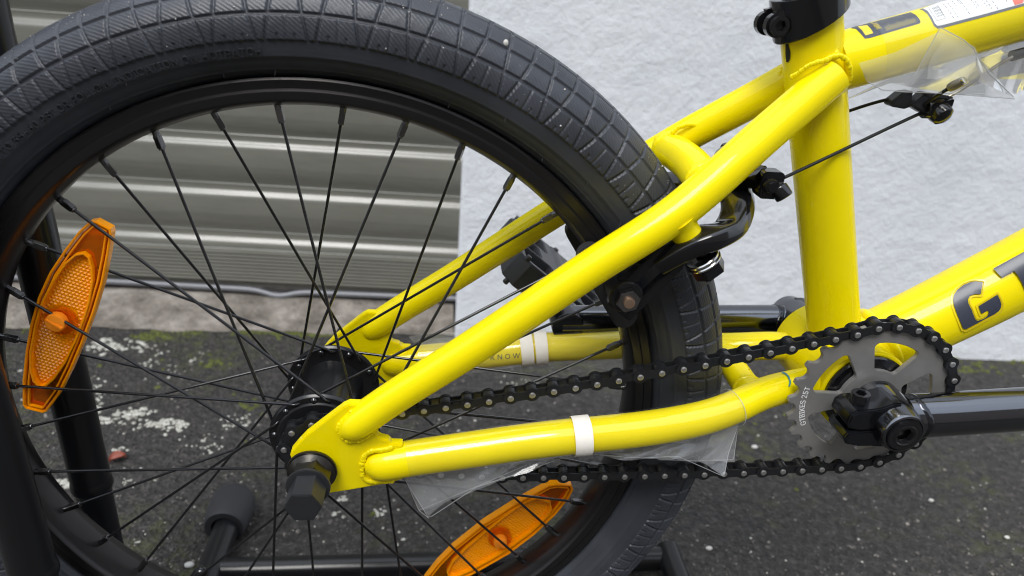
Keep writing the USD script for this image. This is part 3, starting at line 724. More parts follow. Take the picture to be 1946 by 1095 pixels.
# "TUBE" reads across the tube, from the top down
def tube_word(x, y):
    u, v = 205 + x * 30 + y * 52, 250 + x * 30 * 1.12 - y * 15
    return TT([(u, v)])[0]
obj('decal_print', decal_text('UBE', tube_word, TTP, TTD, RTT + .18, .3), 'print_yellow', frame_, smooth=True, label='the letters UBE on the tube size decal')
label2o = Polygon(TT([(760, 108), (800, 118), (850, 160), (890, 225), (925, 295), (965, 325), (1010, 322), (1500, 192), (2100, 25), (2100, -60), (1700, -120), (1000, 30)]))
obj('warning_decal', tube_decal(label2o.buffer(0), TTP, TTD, RTT + .10, 8), 'print_grey', frame_, smooth=True, label='white warning label with grey border and rows of print')
label2i = Polygon(TT([(800, 98), (850, 120), (900, 190), (935, 265), (962, 293), (1010, 288), (1480, 165), (2100, -5), (2100, -80), (1700, -140), (1000, 20)]))
obj('warning_decal_face', tube_decal(label2i.buffer(0), TTP, TTD, RTT + .16, 8), 'print_white', frame_, smooth=True)
obj('warning_decal_flash', tube_decal(Polygon(TT([(1812, 0), (1842, 60), (1930, 36), (1945, 10), (1925, -40), (1820, -30)])), TTP, TTD, RTT + .22, 7), 'print_red', frame_, smooth=True)
lines = []
gl = np.random.default_rng(8)
for k, (x0, y0, L) in enumerate([(1030, 45, 150), (1080, 35, 165), (1130, 10, 60), (1185, -5, 60), (1215, 5, 150), (1320, -30, 110), (1345, -40, 120), (1430, -50, 140), (1470, -50, 150), (1530, -60, 160), (1690, -60, 100)]):
    t = 0
    while t < L:
        w = gl.uniform(14, 34); x, y = x0 + t * .72, y0 + t * .80 + t * t * .0012
        lines.append(LineString([(x, y), (x + w * .66, y + w * .78)]).buffer(4.0, cap_style=2)); t += w + 9
fr = LineString([(860, 85), (960, 235), (1055, 208), (1000, 105), (960, 60)]).buffer(2.5)
for k in range(5):
    lines.append(LineString([(905 + k * 16, 88 - k * 5), (905 + k * 16 + 62, 88 - k * 5 + 108)]).buffer(4.0, cap_style=2).difference(unary_union([Point(905 + k * 16 + 62 * q, 88 - k * 5 + 108 * q).buffer(5) for q in (.25, .55, .8)])))
pr = unary_union([g2 for g1 in lines + [fr] for g2 in getattr(g1, 'geoms', [g1])])
pr = unary_union([Polygon(TT(list(g2.exterior.coords)), [TT(list(i.coords)) for i in g2.interiors]) for g2 in getattr(pr, 'geoms', [pr])])
obj('warning_decal_text', tube_decal(pr, TTP, TTD, RTT + .22, 4), 'print_grey', frame_, smooth=True)
# KNOW on the far chain stay
def know(x, y):
    return (931 + x * 10.5, 684.5 - x * .8 - y * 9.0)
kv, kf = px_text('K N O W', .4, know)
km = trimesh.Trimesh(on_cylinder(kv, CS[3] * [1, -1, 1], (CS[4] - CS[3]) * [1, -1, 1], 10.6), kf, process=False)
if (km.face_normals @ ray((973, 547))[0]).mean() > 0: km.invert()
obj('lettering', km, 'print_dark', frame_, smooth=True, label='the word KNOW on the far chain stay')

# --- seat post and clamp
obj('seat_post', tube([st_top - STD * 30, st_top + STD * 160], 13.6, 36, 6), 'black_gloss', bike)
cl = sub('seat_clamp', bike, 'black seat clamp with two lugs')
e1c, e2c = unit(np.cross((0, 1, 0), STD)), np.array([0, 1., 0])     # e1c points forward
if e1c[0] < 0: e1c = -e1c
def clampF():
    n, k = 72, 14
    V = []
    for a in np.linspace(0, 2 * np.pi, n, endpoint=False):
        # the collar is taller at the back (bolt side) and narrows and rises to the front
        bk = .5 - .5 * math.cos(a)                # 1 at the back
        lo, hi = -4.0 - 9.5 * bk + 3 * (1 - bk), 11.0 - 2 * bk
        ri, ro = RST - 1.2, RST + 3.6
        c = 1.0
        for r_, z_ in ((ri, lo), (ro - c, lo), (ro - .3 * c, lo + .3 * c), (ro, lo + c), (ro, hi - c), (ro - .3 * c, hi - .3 * c), (ro - c, hi), (ri - 1.2, hi), (ri - 1.2, hi - 2)):
            V.append(st_top + STD * z_ + r_ * (math.cos(a) * e1c + math.sin(a) * e2c))
    V = np.array(V); m = 9
    i = np.arange(n)[:, None] * m; i2 = ((np.arange(n) + 1) % n)[:, None] * m; j = np.arange(m - 1)[None]
    q = np.stack([i + j, i2 + j, i2 + j + 1, i + j + 1], -1).reshape(-1, 4)
    t = trimesh.Trimesh(V, np.vstack([q[:, [0, 1, 2]], q[:, [0, 2, 3]]]), process=False); t.fix_normals(); return t
cpos = None
lug_c = st_top - e1c * 15.5 - STD * 2.2
lugs = []
for s in (1, -1):
    g2 = unary_union([Point(-5.5, 0).buffer(6.2, 16), sbox(-5.5, -6.2, 9, 7.2)])
    lugs.append(prism(g2, 6.0, lug_c + np.array([0, s * 6.2, 0]), e1c, STD, .9))
obj('clamp_collar', cat(clampF(), *lugs), 'black_gloss', cl, smooth=32)
obj('clamp_bolt', socket_bolt(lug_c - e1c * 5.5 + np.array([0, -8.6, 0]), (0, -1, 0), 5.0, 3.6, 2.6), 'black_satin', cl, smooth=30)

# --- rear wheel
wheel = sub('rear_wheel', bike)
# tyre with its moulded tread
R0, RA = 228.5, 24.6
NPH = 3000
phi = np.linspace(0, 2 * np.pi, NPH, endpoint=False)
S = np.radians(np.r_[np.linspace(-166, -101, 36), np.linspace(-100, 100, 200), np.linspace(101, 166, 36)]); NS = len(S)
PH, SS_ = np.meshgrid(phi, S, indexing='ij')
Sd = np.abs(np.degrees(SS_)); side = np.sign(SS_)
Pp = 6.0
hw = np.interp(Sd, [0, 45, 70.5, 98.5, 180], [1.72, 1.55, 1.12, 0.45, .45])
phd = (np.degrees(PH) - 100.95 + 1.5 * (side > 0)) / 1.0
loc = (phd + Pp / 2) % Pp - Pp / 2
gd = np.minimum(np.abs(loc - hw), np.abs(loc + hw)) * math.radians(1) * (R0 + RA * np.cos(SS_))     # mm to the nearest groove
def groove(d, w, e=.5): return np.clip(1 - (d - w) / e, 0, 1)
h = np.maximum(groove(gd, .62, .28), 0)
for c, w in ((70.5, .72), (45.0, .62), (17.0, .5)):
    h = np.maximum(h, groove(np.abs(Sd - c) * math.radians(1) * RA, w, .28))
mid = (phd) % Pp - Pp / 2
sipe = groove(np.abs(mid) * math.radians(1) * R0, .35, .5) * (Sd > 72) * (Sd < 98) * .55
notch = groove(np.abs(np.abs(mid) - 1.05) * math.radians(1) * R0, .4, .4) * (Sd > 90) * (Sd < 98) * .5
rib = .10 * (np.sin((np.degrees(PH) * 4.0 * 1.05 + Sd * .43 * 1.3) * 2.3) > 0) * (Sd > 20) * (Sd < 97)
tread = np.clip((98.5 - Sd) / 2.0, 0, 1)
lump = .10 * (meshkit.noise(np.stack([PH * 60, SS_ * 9, PH * 0], -1)) - .5)
disp = tread * (1.25 - 1.05 * np.maximum(np.maximum(h, sipe), notch) - rib * (h < .1)) + lump
# sidewall ridges
disp += .5 * np.exp(-((Sd - 116.5) / .9) ** 2) + .35 * np.exp(-((Sd - 138) / 1.0) ** 2) - .5 * np.clip((Sd - 117) / 6, 0, 1)
rr = R0 + (RA + disp) * np.cos(SS_); yy = (RA + disp) * np.sin(SS_)
V = np.stack([rr * np.cos(PH), yy, rr * np.sin(PH)], -1).reshape(-1, 3)
i = np.arange(NPH)[:, None] * NS; i2 = ((np.arange(NPH) + 1) % NPH)[:, None] * NS; j = np.arange(NS - 1)[None]
q = np.stack([i + j, i + j + 1, i2 + j + 1, i2 + j], -1).reshape(-1, 4)
ty = trimesh.Trimesh(V, np.vstack([q[:, [0, 1, 2]], q[:, [0, 2, 3]]]), process=False)
if (ty.face_normals[:50] * (ty.triangles_center[:50] - np.array([R0, 0, 0]))).sum(1).mean() < 0: ty.invert()
obj('tyre', ty, 'tyre_rubber', wheel, smooth=True)
def torus_pt(phi_d, s_d, lift=0.0):
    a, s = np.radians(phi_d), np.radians(s_d); r = R0 + (RA + lift) * np.cos(s)
    return np.stack([r * np.cos(a), -(RA + lift) * np.sin(s), r * np.sin(a)], -1)
def tyre_text(text, phi0, s0, hgt, gap=1.0):
    m = meshkit.text_mesh(text, hgt, .6)
    x, y, z = m.vertices.T
    m.vertices = torus_pt(phi0 - np.degrees(x * gap / 221.0), s0 - np.degrees(y / RA), z * 1.25 - .05)
    m.fix_normals()
    return m
obj('lettering', tyre_text('INFLATE TO 35-60 PSI OR FOLLOW INDICATION ON HOTPATCH', 138.0, 114.2, 3.6, 1.05), 'shiny_rubber', wheel, smooth=30, label='raised letters INFLATE TO 35-60 PSI OR FOLLOW INDICATION ON HOTPATCH on the tyre')
# small ribs of moulded print low on the sidewall
pr = []
for k in range(58):
    p0, p1 = torus_pt(-28.0 - k * .36, 108, .1), torus_pt(-28.0 - k * .36, 103.2 if k % 7 else 106, .1)
    if k % 9 == 4: continue
    pr.append(tube([p0, p1], .28, 5, 3))
obj('moulded_print', cat(*pr), 'shiny_rubber', wheel, smooth=False)
# moulding hairs
pr = []
for (pd, sdg) in ((121.5, 117), (112.7, 117), (94.2, 138), (78.0, 117), (63.0, 117), (101, 138), (70.5, 138), (48, 117), (55, 138), (40, 117), (8, 117), (117, 137)):
    p = torus_pt(pd, sdg, 0); n = unit(p - torus_pt(pd, sdg, -5)); pr.append(tube([p, p + n * 1.2, p + n * 2.4 + rng.normal(size=3) * .5], [.25, .12], 5, 4))
obj('rubber_hair', cat(*pr), 'black_rubber', wheel)
# drops and grit on the tread
pr = []
g = np.random.default_rng(5)
for k in range(110):
    pd = g.uniform(38, 135); sdg = g.uniform(5, 60) if g.random() < .85 else g.uniform(60, 96); r = g.choice([.16, .22, .32, .5], p=[.45, .35, .15, .05])
    s = trimesh.creation.icosphere(1, r); s.vertices += torus_pt(pd, sdg, 1.25 + r * .2); pr.append(s)
s = trimesh.creation.icosphere(2, 1.3); s.vertices *= (1, 1, 1.3); s.vertices += torus_pt(67.1, 49.5 - 11, 1.4); pr.append(s)
obj('grit', cat(*pr), 'pebble_white', wheel, smooth=True, kind='stuff')

prof = [(205.2, -11.6), (206.0, -12.0), (206.5, -12.8), (206.3, -13.4), (205.2, -14.1), (204.7, -14.1), (201.3, -13.8), (200.9, -13.8), (199.7, -14.9), (199.2, -15.0), (196.0, -14.9), (195.2, -14.6), (194.4, -13.6), (193.0, -11.0), (192.2, -7.5), (191.3, -5.5), (190.9, 0)]
prof = prof + [(r, -y) for r, y in prof[-2::-1]] + [(202, 10), (202, -10)]
obj('rim', lathe(prof, (0, 0, 0), (0, 1, 0), 360, closed=True), 'black_anodised', wheel, smooth=28)
# hub
yN, yF = -29.2, 27.2
hubp = [(17.5, -22)]
obj('hub_shell', lathe([(19.5, yN + 2), (18.2, yN + 5), (17.2, -17), (16.6, 0), (17.2, 16), (18.2, yF - 5), (19.5, yF - 2)], (0, 0, 0), (0, 1, 0), 64), 'black_satin', wheel, smooth=60)
def flange(y, s):
    t = 3.4
    return lathe([(17, -t / 2), (28.6, -t / 2), (29.8, -t / 2 + 1), (30.1, 0), (29.8, t / 2 - 1), (28.6, t / 2), (17, t / 2)], (0, y, 0), (0, 1, 0), 90)
obj('hub_flange', flange(yN, 1), 'black_satin', wheel); obj('hub_flange', flange(yF, 1), 'black_satin', wheel)
RH = 26.4
heads = []
for k in range(36):
    th = 5.6 + 10 * k; c = k % 4
    near = c in (3, 1); plus = c in (3, 0)
    ha = math.radians(th + (60 if plus else -60)); yfl = yN if near else yF
    yo = -2.6 if not plus else 2.6                           # minus spokes run on the camera's side of the flange
    hp = np.array([RH * math.cos(ha), yfl + yo, RH * math.sin(ha)])
    t = math.radians(th); rp = np.array([188.0 * math.cos(t), -0.6 if near else .6, 188.0 * math.sin(t)])
    d = unit(rp - hp)
    out = np.array([math.cos(t), 0, math.sin(t)])
    hole = np.array([RH * math.cos(ha), yfl, RH * math.sin(ha)])
    elbow = [hole + [0, -np.sign(yo) * 2.2, 0], hole + [0, yo * .55, 0], hp + d * 1.2, hp + d * 5]
    path = np.vstack([spline(elbow, 10), hp + d * 20, rp - d * 2])
    obj('spoke', tube(path, .88, 10, smoothpath=False), 'spoke_black', wheel, smooth=60)
    a = rp + d * 3.5; L = 15.5
    e1, e2, _ = frame(d)
    sq = Polygon([(-1.4, -1.4), (1.4, -1.4), (1.4, 1.4), (-1.4, 1.4)]).buffer(.25, 3)
    b = prism(sq, 6.8, a - d * 6.2, e1, e2, .3)
    obj('nipple', cat(b, cyl(a - d * 10.6, a - d * 9.5, 1.75, 14, .3), cyl(a - d * 4, a, 1.9, 14, .2)), 'nipple_black', wheel, smooth=30)
    hd = hole - np.array([0, np.sign(yo) * 2.4, 0])
    obj('spoke_head', lathe([(0, 1.1), (1.3, .9), (2.0, .2), (2.1, 0), (0, 0)], hd, (0, -np.sign(yo), 0), 12), 'spoke_black', wheel)
# valve at the bottom of the rim
vd = math.radians(-123.5); vo = np.array([math.cos(vd), 0, math.sin(vd)])
valve = obj('valve_cap', lathe([(4.6, 0), (4.7, 9), (4.4, 11.5), (3.4, 13.5), (1.6, 14.6), (0, 15)], vo * 178 , -vo, 24), 'black_gloss', wheel, smooth=40)
obj('valve_stem', cat(cyl(vo * 192, vo * 182, 3.2, 20), cyl(vo * 190, vo * 187, 5.2, 24), *[cyl(vo * (178 - .6 * q) , vo * (178 - .6 * q - .3), 4.75 + .0 * q, 20, .05) for q in range(1)]), 'black_rubber', wheel)

# cog with driver
cog_y = -40.0
r9 = 12.7 / 2 / math.sin(math.pi / 9)
def toothed(nt, rp, roller, tip, a0=0.0):
    g2 = Point(0, 0).buffer(rp + tip, 96)
    cuts = [Point(rp * math.cos(a0 + 2 * math.pi * k / nt), rp * math.sin(a0 + 2 * math.pi * k / nt)).buffer(roller, 24) for k in range(nt)]
    outer = []
    for k in range(nt):
        a = a0 + 2 * math.pi * (k + .5) / nt; n_ = np.array([math.cos(a), math.sin(a)]); t_ = np.array([-n_[1], n_[0]])
        outer.append(Polygon([n_ * (rp - 5) + t_ * 4.6, n_ * (rp + tip) + t_ * 1.5, n_ * (rp + tip) - t_ * 1.5, n_ * (rp - 5) - t_ * 4.6]))
    body = unary_union([Point(0, 0).buffer(rp - 3.0, 96)] + outer).difference(unary_union(cuts))
    return body.buffer(.5).buffer(-1.0).buffer(.5)
COGA = math.atan2(at(554, 825.6, -44.9)[2], at(554, 825.6, -44.9)[0])
cogp = toothed(9, r9, 3.95, 3.2, COGA).difference(Point(0, 0).buffer(8))
obj('cog', prism(cogp, 2.8, (0, cog_y, 0), (1, 0, 0), (0, 0, 1), .4), 'chain_black', wheel)
obj('driver', lathe([(8, -52), (11.5, -52), (12.5, -51), (12.5, -44), (16, -43.5), (16, -33), (24.5, -32.8), (25.5, -32), (25.5, -31), (18, -30.9)], (0, 0, 0), (0, 1, 0), 60), 'black_satin', wheel, smooth=35)
# axle, washers, flange nut, hexagonal cap, both sides
obj('axle', cyl((0, -74, 0), (0, 74, 0), 4.9, 24), 'dark_steel', wheel)
for s in (-1, 1):
    obj('axle_washer', lathe([(5, 60.6), (13.2, 60.6), (13.8, 60.9), (13.8, 62.2), (13.2, 62.6), (5, 62.6)] if s > 0 else [(5, 60.6), (13.2, 60.6), (13.8, 60.9), (13.8, 62.2), (13.2, 62.6), (5, 62.6)], (0, 0, 0), (0, s, 0), 60), 'dark_steel', wheel)
    ax = np.array([0, s, 0])
    cone = trimesh.Trimesh(*(lambda P, F: (P, F))(*[np.array(q) for q in ([[0, 0, 0], [1, 0, 0], [0, 0, 1]], [[0, 1, 2]])]), process=False)
    obj('axle_nut', cat(lathe([(6, 62.6), (12.8, 62.7), (13.0, 63.4), (10.0, 66.0), (6, 66.0)], (0, 0, 0), ax, 60), hexnut(ax * 64.0, ax, 11.3, 8.6, math.radians(12), .7)), 'dark_steel', wheel, smooth=30)
    obj('axle_cap', cat(lathe([(5, 73.2), (11.6, 73.2), (12.0, 73.8), (11.9, 75.0), (10.6, 75.6), (5, 75.6)], (0, 0, 0), ax, 60), hexnut(ax * 74.5, ax, 9.9, 16.6, 0.03, .8)), 'grey_plastic', wheel, smooth=30)

# --- spoke reflectors
def reflector(outline, lens, clip, ring, y, label):
    top = sub('spoke_reflector', bike, label)
    O = ats(outline, y); pol = Polygon(O[:, [0, 2]]).buffer(1.2).buffer(-1.2)
    Lp = Polygon(ats(lens, y)[:, [0, 2]]).buffer(1).buffer(-1); Lp = Lp.intersection(pol.buffer(-2.2))
    rc = at(*ring, y); ringp = Point(rc[0], rc[2]).buffer(8.6, 24)
    wall = pol.difference(pol.buffer(-1.4))
    obj('reflector_rim', cat(prism(wall, 6.4, (0, y - .5, 0), c=.5), prism(pol.buffer(-2.6).difference(pol.buffer(-3.6)), 6, (0, y - .2, 0), c=.3)), 'amber_lens', top, smooth=25)
    obj('reflector_plate', prism(pol.buffer(-1.7).difference(Lp.buffer(-.5)), 1.6, (0, y - .6, 0), c=.2), 'amber_clear', top, smooth=25)
    # lens with rows of cube corners
    minx, miny, maxx, maxy = Lp.bounds
    inner = Lp.buffer(-1.2).difference(ringp)
    ms_ = [prism(Lp.difference(Lp.buffer(-1.2)), 6.6, (0, y - .9, 0), c=.3), prism(Lp.buffer(-1.0), 1.6, (0, y + .4, 0), c=0)]
    st_ = 2.15
    axd = unit(O[np.argmax(O[:, 2])] - O[np.argmin(O[:, 2])])[[0, 2]]; nd = np.array([-axd[1], axd[0]])
    cen = np.array([(minx + maxx) / 2, (miny + maxy) / 2])
    Vs, Fs = [], []; nn = 0
    for a in range(-45, 46):
        for b in range(-14, 15):
            c = cen + axd * a * st_ + nd * (b + .5 * (a % 2)) * st_
            if not inner.contains(Point(*c).buffer(.75)): continue
            hs = st_ * .48
            q = [c + axd * hs + nd * hs, c - axd * hs + nd * hs, c - axd * hs - nd * hs, c + axd * hs - nd * hs]
            Vs += [[p[0], y - .45, p[1]] for p in q] + [[c[0] + axd[0] * .3, y - 1.25, c[1] + axd[1] * .3]]
            Fs += [[nn, nn + 1, nn + 4], [nn + 1, nn + 2, nn + 4], [nn + 2, nn + 3, nn + 4], [nn + 3, nn, nn + 4]]; nn += 5
    pyr = trimesh.Trimesh(Vs, Fs, process=False)
    if pyr.face_normals[:, 1].mean() > 0: pyr.invert()
    obj('reflector_lens', cat(*ms_, pyr), 'amber_lens', top, smooth=False)
    obj('reflector_hub', cat(lathe([(8.6, -1.0), (8.6, 3.6), (7.6, 3.6), (7.4, .6), (0, .6)], (rc[0], y - .6, rc[2]), (0, -1, 0), 48)), 'amber_clear', top, smooth=30)
    cc = at(*clip, y - 8.0)
    return top, cc
o1 = [(174, 418), (187, 416.2), (214.6, 431), (217, 440), (211, 480), (200, 535), (183.5, 590), (161.6, 648.5), (139.6, 699.7), (117.7, 743.6), (94, 776.5), (86.7, 779.4), (53.8, 771), (48.3, 763.7), (48.3, 718), (53.8, 663), (63, 612), (77.5, 561), (99.4, 513), (128.7, 469.4), (154, 436.5)]
l1 = [(165, 475), (176, 484), (182, 505), (183, 530), (176, 570), (165, 605), (150.6, 642), (130, 684), (108, 716), (92, 730), (80, 731), (68, 718), (62, 695), (62, 660), (68, 620), (84.8, 568), (105, 528), (128.7, 494), (148, 478)]
tp, c1 = reflector(o1, l1, (105, 614), (119.5, 604.7), 2.5, 'amber reflector at the left of the wheel')
def clip_body(c, spoke_dir, r=5.6):
    e = unit(spoke_dir)
    a = lathe([(0, 1.6), (r * .6, 1.5), (r * .92, 1.0), (r, 0), (r, -3.5), (0, -3.5)], c, (0, -1, 0), 40)
    b = rbox(c + np.array([0, -1.5, 0]), e, np.cross(e, (0, 1, 0)), (2 * r * .9, 1.3, 1.6), .4)
    return cat(a, b)
sp = unit(at(250, 690, -12) - at(60, 580, -6))
obj('reflector_clip', clip_body(c1, sp), 'amber_clip', tp, smooth=35)
o2 = [(806.5, 1096), (830, 1066), (858.6, 1037), (917.5, 990), (976.4, 952.7), (1041.2, 917), (1058.9, 914.3), (1084.4, 916.3), (1088.3, 925.2), (1080.5, 940.9), (1055, 972.3), (1015.7, 1009.6), (966.6, 1047), (897.8, 1086), (850, 1106), (812, 1114), (802, 1108)]
l2 = [(1020, 938), (1045, 948), (1048, 962), (1036, 980), (1010, 1004), (975, 1030), (935, 1056), (895, 1078), (866, 1091), (852, 1090), (849, 1080), (858, 1062), (885, 1034), (920, 1004), (960, 972), (995, 948)]
tp, c2 = reflector(o2, l2, (951, 1034), (949, 1016), 13.0, 'amber reflector at the bottom of the wheel')
sp = unit(at(1010, 1068, 2) - at(900, 975, 4))
obj('reflector_clip', clip_body(c2 + [0, 1.0, 0], sp, 5.0), 'amber_clip', tp, smooth=35)

# --- chain
YC = -40.0
up_px = [(763.6, 788.8), (805.6, 782.8), (847, 777.4), (888.5, 771.4), (929.6, 764.7), (971, 758.4), (1012.4, 752), (1053.1, 746), (1094.2, 740), (1135.3, 733.3), (1176, 725.5), (1217.1, 719), (1257.9, 711.4), (1300, 703.5), (1341, 696.3), (1383.2, 688.3), (1423.6, 680.3), (1465.7, 672.3), (1506.8, 664.3), (1548.2, 655.6), (1589.6, 647.2), (1630, 638.2)]
lo_px = [(955.3, 910.4), (994, 910.4), (1033, 910.4), (1072.2, 910), (1110.2, 909.4), (1149, 908.4), (1187, 907.7), (1226, 907), (1263.6, 906.3), (1301.6, 905.3), (1339.3, 904.8), (1377.8, 902.7), (1414.6, 902), (1452, 900.7), (1488.7, 898.7), (1526, 896.3), (1562.5, 893.7), (1599.3, 892), (1635.3, 889.3)]
U = ats(up_px, -44.9)[:, [0, 2]]; Lw = ats(lo_px, -44.9)[:, [0, 2]]
def smooth_run(P, deg=2):
    t = np.arange(len(P)); return np.stack([np.polyval(np.polyfit(t, P[:, k], deg), t) for k in (0, 1)], 1)
U = smooth_run(U); Lw = smooth_run(Lw[:-1])
bb2 = BB[[0, 2]]; r25 = 12.7 / 2 / math.sin(math.pi / 25)
pins = []
# cog side: three pins seen on the cog, then four hidden steps to the upper run
a54 = COGA; step9 = 2 * math.pi / 9
cogpins = [np.array([r9 * math.cos(a54 + k * step9), r9 * math.sin(a54 + k * step9)]) for k in (2, 1, 0, -1)]
start = cogpins[-1]
nfill = max(1, int(round(np.linalg.norm(U[0] - start) / 12.7)))
fill = [start + (U[0] - start) * (k / nfill) for k in range(1, nfill)]
seq = cogpins + fill + list(U)
# over the ring
aU = math.atan2(U[-1][1] - bb2[1], U[-1][0] - bb2[0]); aL = math.atan2(Lw[-1][1] - bb2[1], Lw[-1][0] - bb2[0]) 
st25 = 2 * math.pi / 25
nring = int(round(((aU - aL) % (2 * math.pi)) / st25))
ring_ang = [aU - (aU - aL) % (2 * math.pi) * k / nring for k in range(nring + 1)]
seq += [bb2 + r25 * np.array([math.cos(a), math.sin(a)]) for a in ring_ang[1:-1]]
seq += list(Lw[::-1])
end = cogpins[0]; nf2 = max(1, int(round(np.linalg.norm(seq[-1] - end) / 12.7)))
seq += [seq[-1] + (end - seq[-1]) * (k / nf2) for k in range(1, nf2)]
seq = np.array(seq)
chain = sub('chain', bike)
def plate_poly(L, rr_=4.25, waist=2.75):
    g2 = unary_union([Point(-L / 2, 0).buffer(rr_, 20), Point(L / 2, 0).buffer(rr_, 20), sbox(-L / 2, -waist, L / 2, waist)])
    return g2.buffer(1.6, 8).buffer(-1.6, 8)
i17 = len(cogpins) + len(fill) + 17
NP = len(seq)
if NP % 2: pass
for k in range(NP):
    a, b = seq[k], seq[(k + 1) % NP]; d = b - a; L = np.linalg.norm(d); e = np.array([d[0] / L, 0, d[1] / L]); u2 = np.array([-d[1] / L, 0, d[0] / L])
    c = np.array([(a[0] + b[0]) / 2, YC, (a[1] + b[1]) / 2])
    outer = (k - i17) % 2 == 0
    pl = plate_poly(L, 4.3 if outer else 4.15)
    y1 = 3.55 if outer else 2.3
    parts = [prism(pl, 1.15, c + [0, s * y1, 0], e, u2, .32) for s in (1, -1)]
    if not outer:
        for p in (a, b): parts.append(lathe([(2.2, -1.65), (3.85, -1.65), (3.95, -1.4), (3.95, 1.4), (3.85, 1.65), (2.2, 1.65)], (p[0], YC, p[1]), (0, 1, 0), 24))
    obj('outer_link' if outer else 'inner_link', cat(*parts), 'chain_black', chain, smooth=30)
for k in range(NP):
    p = seq[k]; obj('pin', lathe([(0, -5.0), (1.35, -5.0), (1.75, -4.75), (1.85, -4.4), (1.85, 4.4), (1.75, 4.75), (1.35, 5.0), (0, 5.0)], (p[0], YC, p[1]), (0, 1, 0), 20), 'pin_steel', chain, smooth=30)

# --- crank set
crank = sub('crankset', bike)
ra0 = ring_ang[3]
ringp = toothed(25, r25, 3.95, 0.9, ra0)
# five windows
def window(a_mid, half_o, half_i, r_o, r_i):
    pts = []
    for t in np.linspace(-half_o, half_o, 14): pts.append((r_o * math.cos(a_mid + t), r_o * math.sin(a_mid + t)))
    for t in np.linspace(half_i, -half_i, 8): pts.append((r_i * math.cos(a_mid + t), r_i * math.sin(a_mid + t)))
    return Polygon(pts).buffer(-3.0, join_style=1).buffer(3.0, 12)
wa = math.radians(150.3)
for k in range(5):
    ringp = ringp.difference(window(wa + k * 2 * math.pi / 5, .415, .35, 38.9, 19.8))
ringp = ringp.difference(Point(0, 0).buffer(10))
obj('chainring', prism(ringp, 3.2, BB + [0, YC, 0], (1, 0, 0), (0, 0, 1), .45), 'chainring_steel', crank, smooth=28)
# print on the ring: follows an arc, read from the outside
def arc_text(text, a_start, r, hgt, y, stretch=1.0):
    m = meshkit.text_mesh(text, hgt, .12)
    v, f = trimesh.remesh.subdivide_to_size(m.vertices, m.faces, 2.0, max_iter=8)
    x, yy_, z = v.T
    ang = a_start - x * stretch / r; rad = r + yy_
    V = np.stack([BB[0] + rad * np.cos(ang), y - z, BB[2] + rad * np.sin(ang)], -1)
    m = trimesh.Trimesh(V, f, process=False); m.fix_normals(); return m
p0 = at(1534, 806, -41.7) - BB; p1 = at(1546, 738, -41.7) - BB
a0_, a1_ = math.atan2(p0[2], p0[0]) % (2 * math.pi), math.atan2(p1[2], p1[0]) % (2 * math.pi)
obj('lettering', arc_text('GTBIKES 25T', a0_, 40.9, 3.4, YC - 1.58, (a0_ - a1_) * 40.9 / meshkit.text_mesh('GTBIKES 25T', 3.4, .1).bounds[1][0]), 'print_white', crank, smooth=False, label='white letters GTBIKES 25T on the chainring')
for s in (1, -1): obj('bearing_cup', lathe([(11, -43 + 4), (14, -39.2), (19, -39.0), (19.5, -38.2), (21.5, -37.6), (25.4, -37.4), (26.2, -36.6), (26.2, -34.6), (15, -34.5)], BB, (0, s, 0), 72), 'black_gloss', crank, smooth=30)
obj('spindle', cyl(BB + [0, -71, 0], BB + [0, 71, 0], 9.5, 32), 'black_satin', crank)
def crank_arm(s, ang, half):
    d = np.array([math.cos(ang), 0, math.sin(ang)]); up_ = np.array([-math.sin(ang), 0, math.cos(ang)])
    if s < 0 and up_[2] < 0: up_ = -up_
    ya = s * 61.5
    o = BB + [0, ya, 0]
    arm = tube([o + d * 9, o + d * half], 12.9 if s < 0 else 11.3, 36, 8)
    boss = lathe([(9.6, -17), (14.6, -17), (15.4, -16), (15.2, 2), (13.6, 9), (12.8, 14.5), (12.0, 16.0), (10.9, 16.4), (10.4, 15.6), (9.4, 15.6)], o, (0, s, 0), 64)
    # slotted pinch lug with its bolt pointing up
    lug = -d
    lo = prism(sbox(-11, -6.2, 7, 6.0).buffer(1.5, 4), 18, o + lug * 19 + up_ * (-8.2) , lug, np.array([0, s, 0]), 1.2)
    hi = prism(sbox(-12, -6.2, 6.6, 6.0).buffer(1.6, 4), 11.5, o + lug * 19 + up_ * 3.2, lug, np.array([0, s, 0]), 1.4)
    return d, up_, o, cat(arm, boss), cat(lo), cat(hi)
d, up_, o, armm, lo, hi = crank_arm(-1, 0.075, 175)
